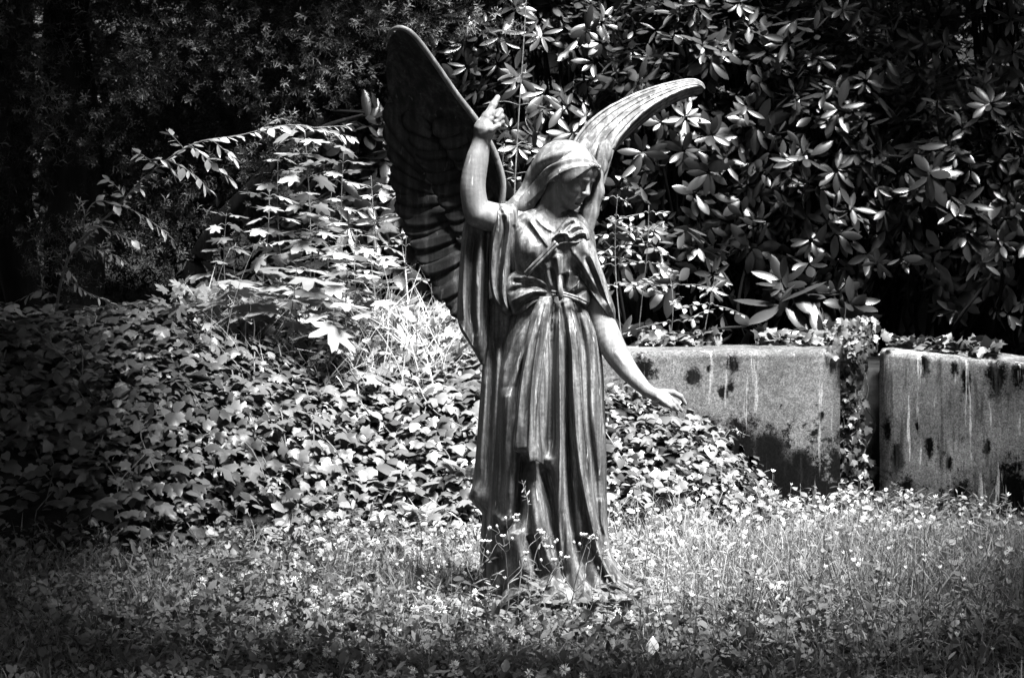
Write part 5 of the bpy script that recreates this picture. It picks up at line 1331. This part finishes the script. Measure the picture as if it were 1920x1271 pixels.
def fern(u, v, yy, n, L, label):
    p0 = at(u, v, yy); p0[2] = float(ground(p0[0], yy)); t_ = thing("fern", p0, label, "fern")
    for k in range(n):
        a = 2 * np.pi * k / n + rng.normal() * 0.2; out = np.array([math.cos(a), math.sin(a), 0])
        P = spline([p0, p0 + out * L * 0.22 + np.array([0, 0, L * 0.6]), p0 + out * L * 0.6 + np.array([0, 0, L * 0.8])], 26); fb = MB(); tube(fb, P, np.linspace(0.002, 0.0008, 26), 4)
        for i in range(4, 26):
            T = norm(P[min(i + 1, 25)] - P[i - 1]); sd_ = norm(np.cross(T, [0, 0, 1.0])); up_ = np.cross(sd_, T); s = 0.22 * L * math.sin(math.pi * (i - 2) / 25.0) ** 0.8
            for sg in (-1, 1):
                scatter(fb, T_LANCE, P[i][None], basis((sd_ * sg + 0.45 * T)[None], up_[None]), np.array([s]), np.array([rng.uniform(.4, 1)]))
        link("frond", fb.mesh("frond", M_HERB, p0), t_)
fern(790, 1000, 1.7, 5, 0.19, "small fern at the foot of the ivy bank left of the cloak")
fern(878, 905, 1.9, 5, 0.20, "pale fern tucked behind the cloak's left edge")

# ------------------------------------------------------------------ trees added out of view, crowns placed to shade the glade
M_CROWN = leaf_mat("shade_leaf", 0.03, 0.09, 0.45, 0.4, 0.15)
def shade_tree(base, H, clumps, label, n):
    base = np.array([base[0], base[1], float(ground(base[0], base[1]))])
    t_ = thing("added_shade_tree", base, label, "tree", "added shade trees round the glade")
    tb_ = MB(); tube(tb_, spline([base - [0, 0, .2], base + [0.05, 0, H * .4], base + [-0.05, 0.05, H]], 24), np.linspace(0.22, 0.08, 24), 14); link("trunk", tb_.mesh("trunk", M_BARK, base), t_)
    cb = MB(); w = np.array([c[1][0] * c[1][1] for c in clumps]); w = w / w.sum()
    for (c, r), q in zip(clumps, w):
        c = np.array(c); lb_ = MB(); tube(lb_, spline([base + [0, 0, H * .55], (base + c) / 2 + [0, 0, H * .25], c], 16), np.linspace(0.08, 0.02, 16), 8); link("limb", lb_.mesh("limb", M_BARK, base), t_)
        m = int(n * q); D = rdir(m); P = c + D * np.array(r) * (rng.random(m) ** 0.33)[:, None]
        scatter(cb, T_OVAL, P, basis(rdir(m), norm(np.array([0, 0, 1.0]) + 0.4 * rng.normal(size=(m, 3)))), rng.uniform(0.18, 0.30, m), rng.random(m))
    link("crown", cb.mesh("crown", M_CROWN, base), t_)
for base_, H_, tg, lb_, n_ in SHADE:
    # each clump is given by the spot it shades (x, y, z) and its own height, then its size
    shade_tree(base_, H_, [(tuple(np.array(t_[:3]) + sdir * (t_[3] - t_[2]) / sdir[2]), r_) for t_, r_ in tg], lb_, n_)

# unseen leaf ring added all round the glade to shut out the low sky
mb = MB(); n = 24000
a = rng.uniform(0, 2 * np.pi, n); rr_ = 13.5 + 3.0 * rng.random(n) + 1.5 * np.sin(a * 5); z = rng.uniform(0, 1, n) ** 0.9 * 13.0
P = np.stack([rr_ * np.cos(a), -1.5 + rr_ * np.sin(a), z], -1)
P = P[(P[:, 1] < 3.5)]; n = len(P)
scatter(mb, T_OVAL, P, basis(rdir(n), rdir(n)), rng.uniform(0.45, 0.8, n), rng.random(n))
tag(link("added_woodland", mb.mesh("added_woodland", M_CROWN)), kind="stuff")

mb = MB(); n = 26000
x = rng.uniform(-5.5, 6.0, n); y = 8.0 + 2.5 * rng.random(n) + 0.8 * np.sin(x * 2); z = rng.uniform(0, 1, n) * 5.2
scatter(mb, T_OVAL, np.stack([x, y, z], -1), basis(rdir(n), rdir(n)), rng.uniform(0.12, 0.26, n), rng.random(n))
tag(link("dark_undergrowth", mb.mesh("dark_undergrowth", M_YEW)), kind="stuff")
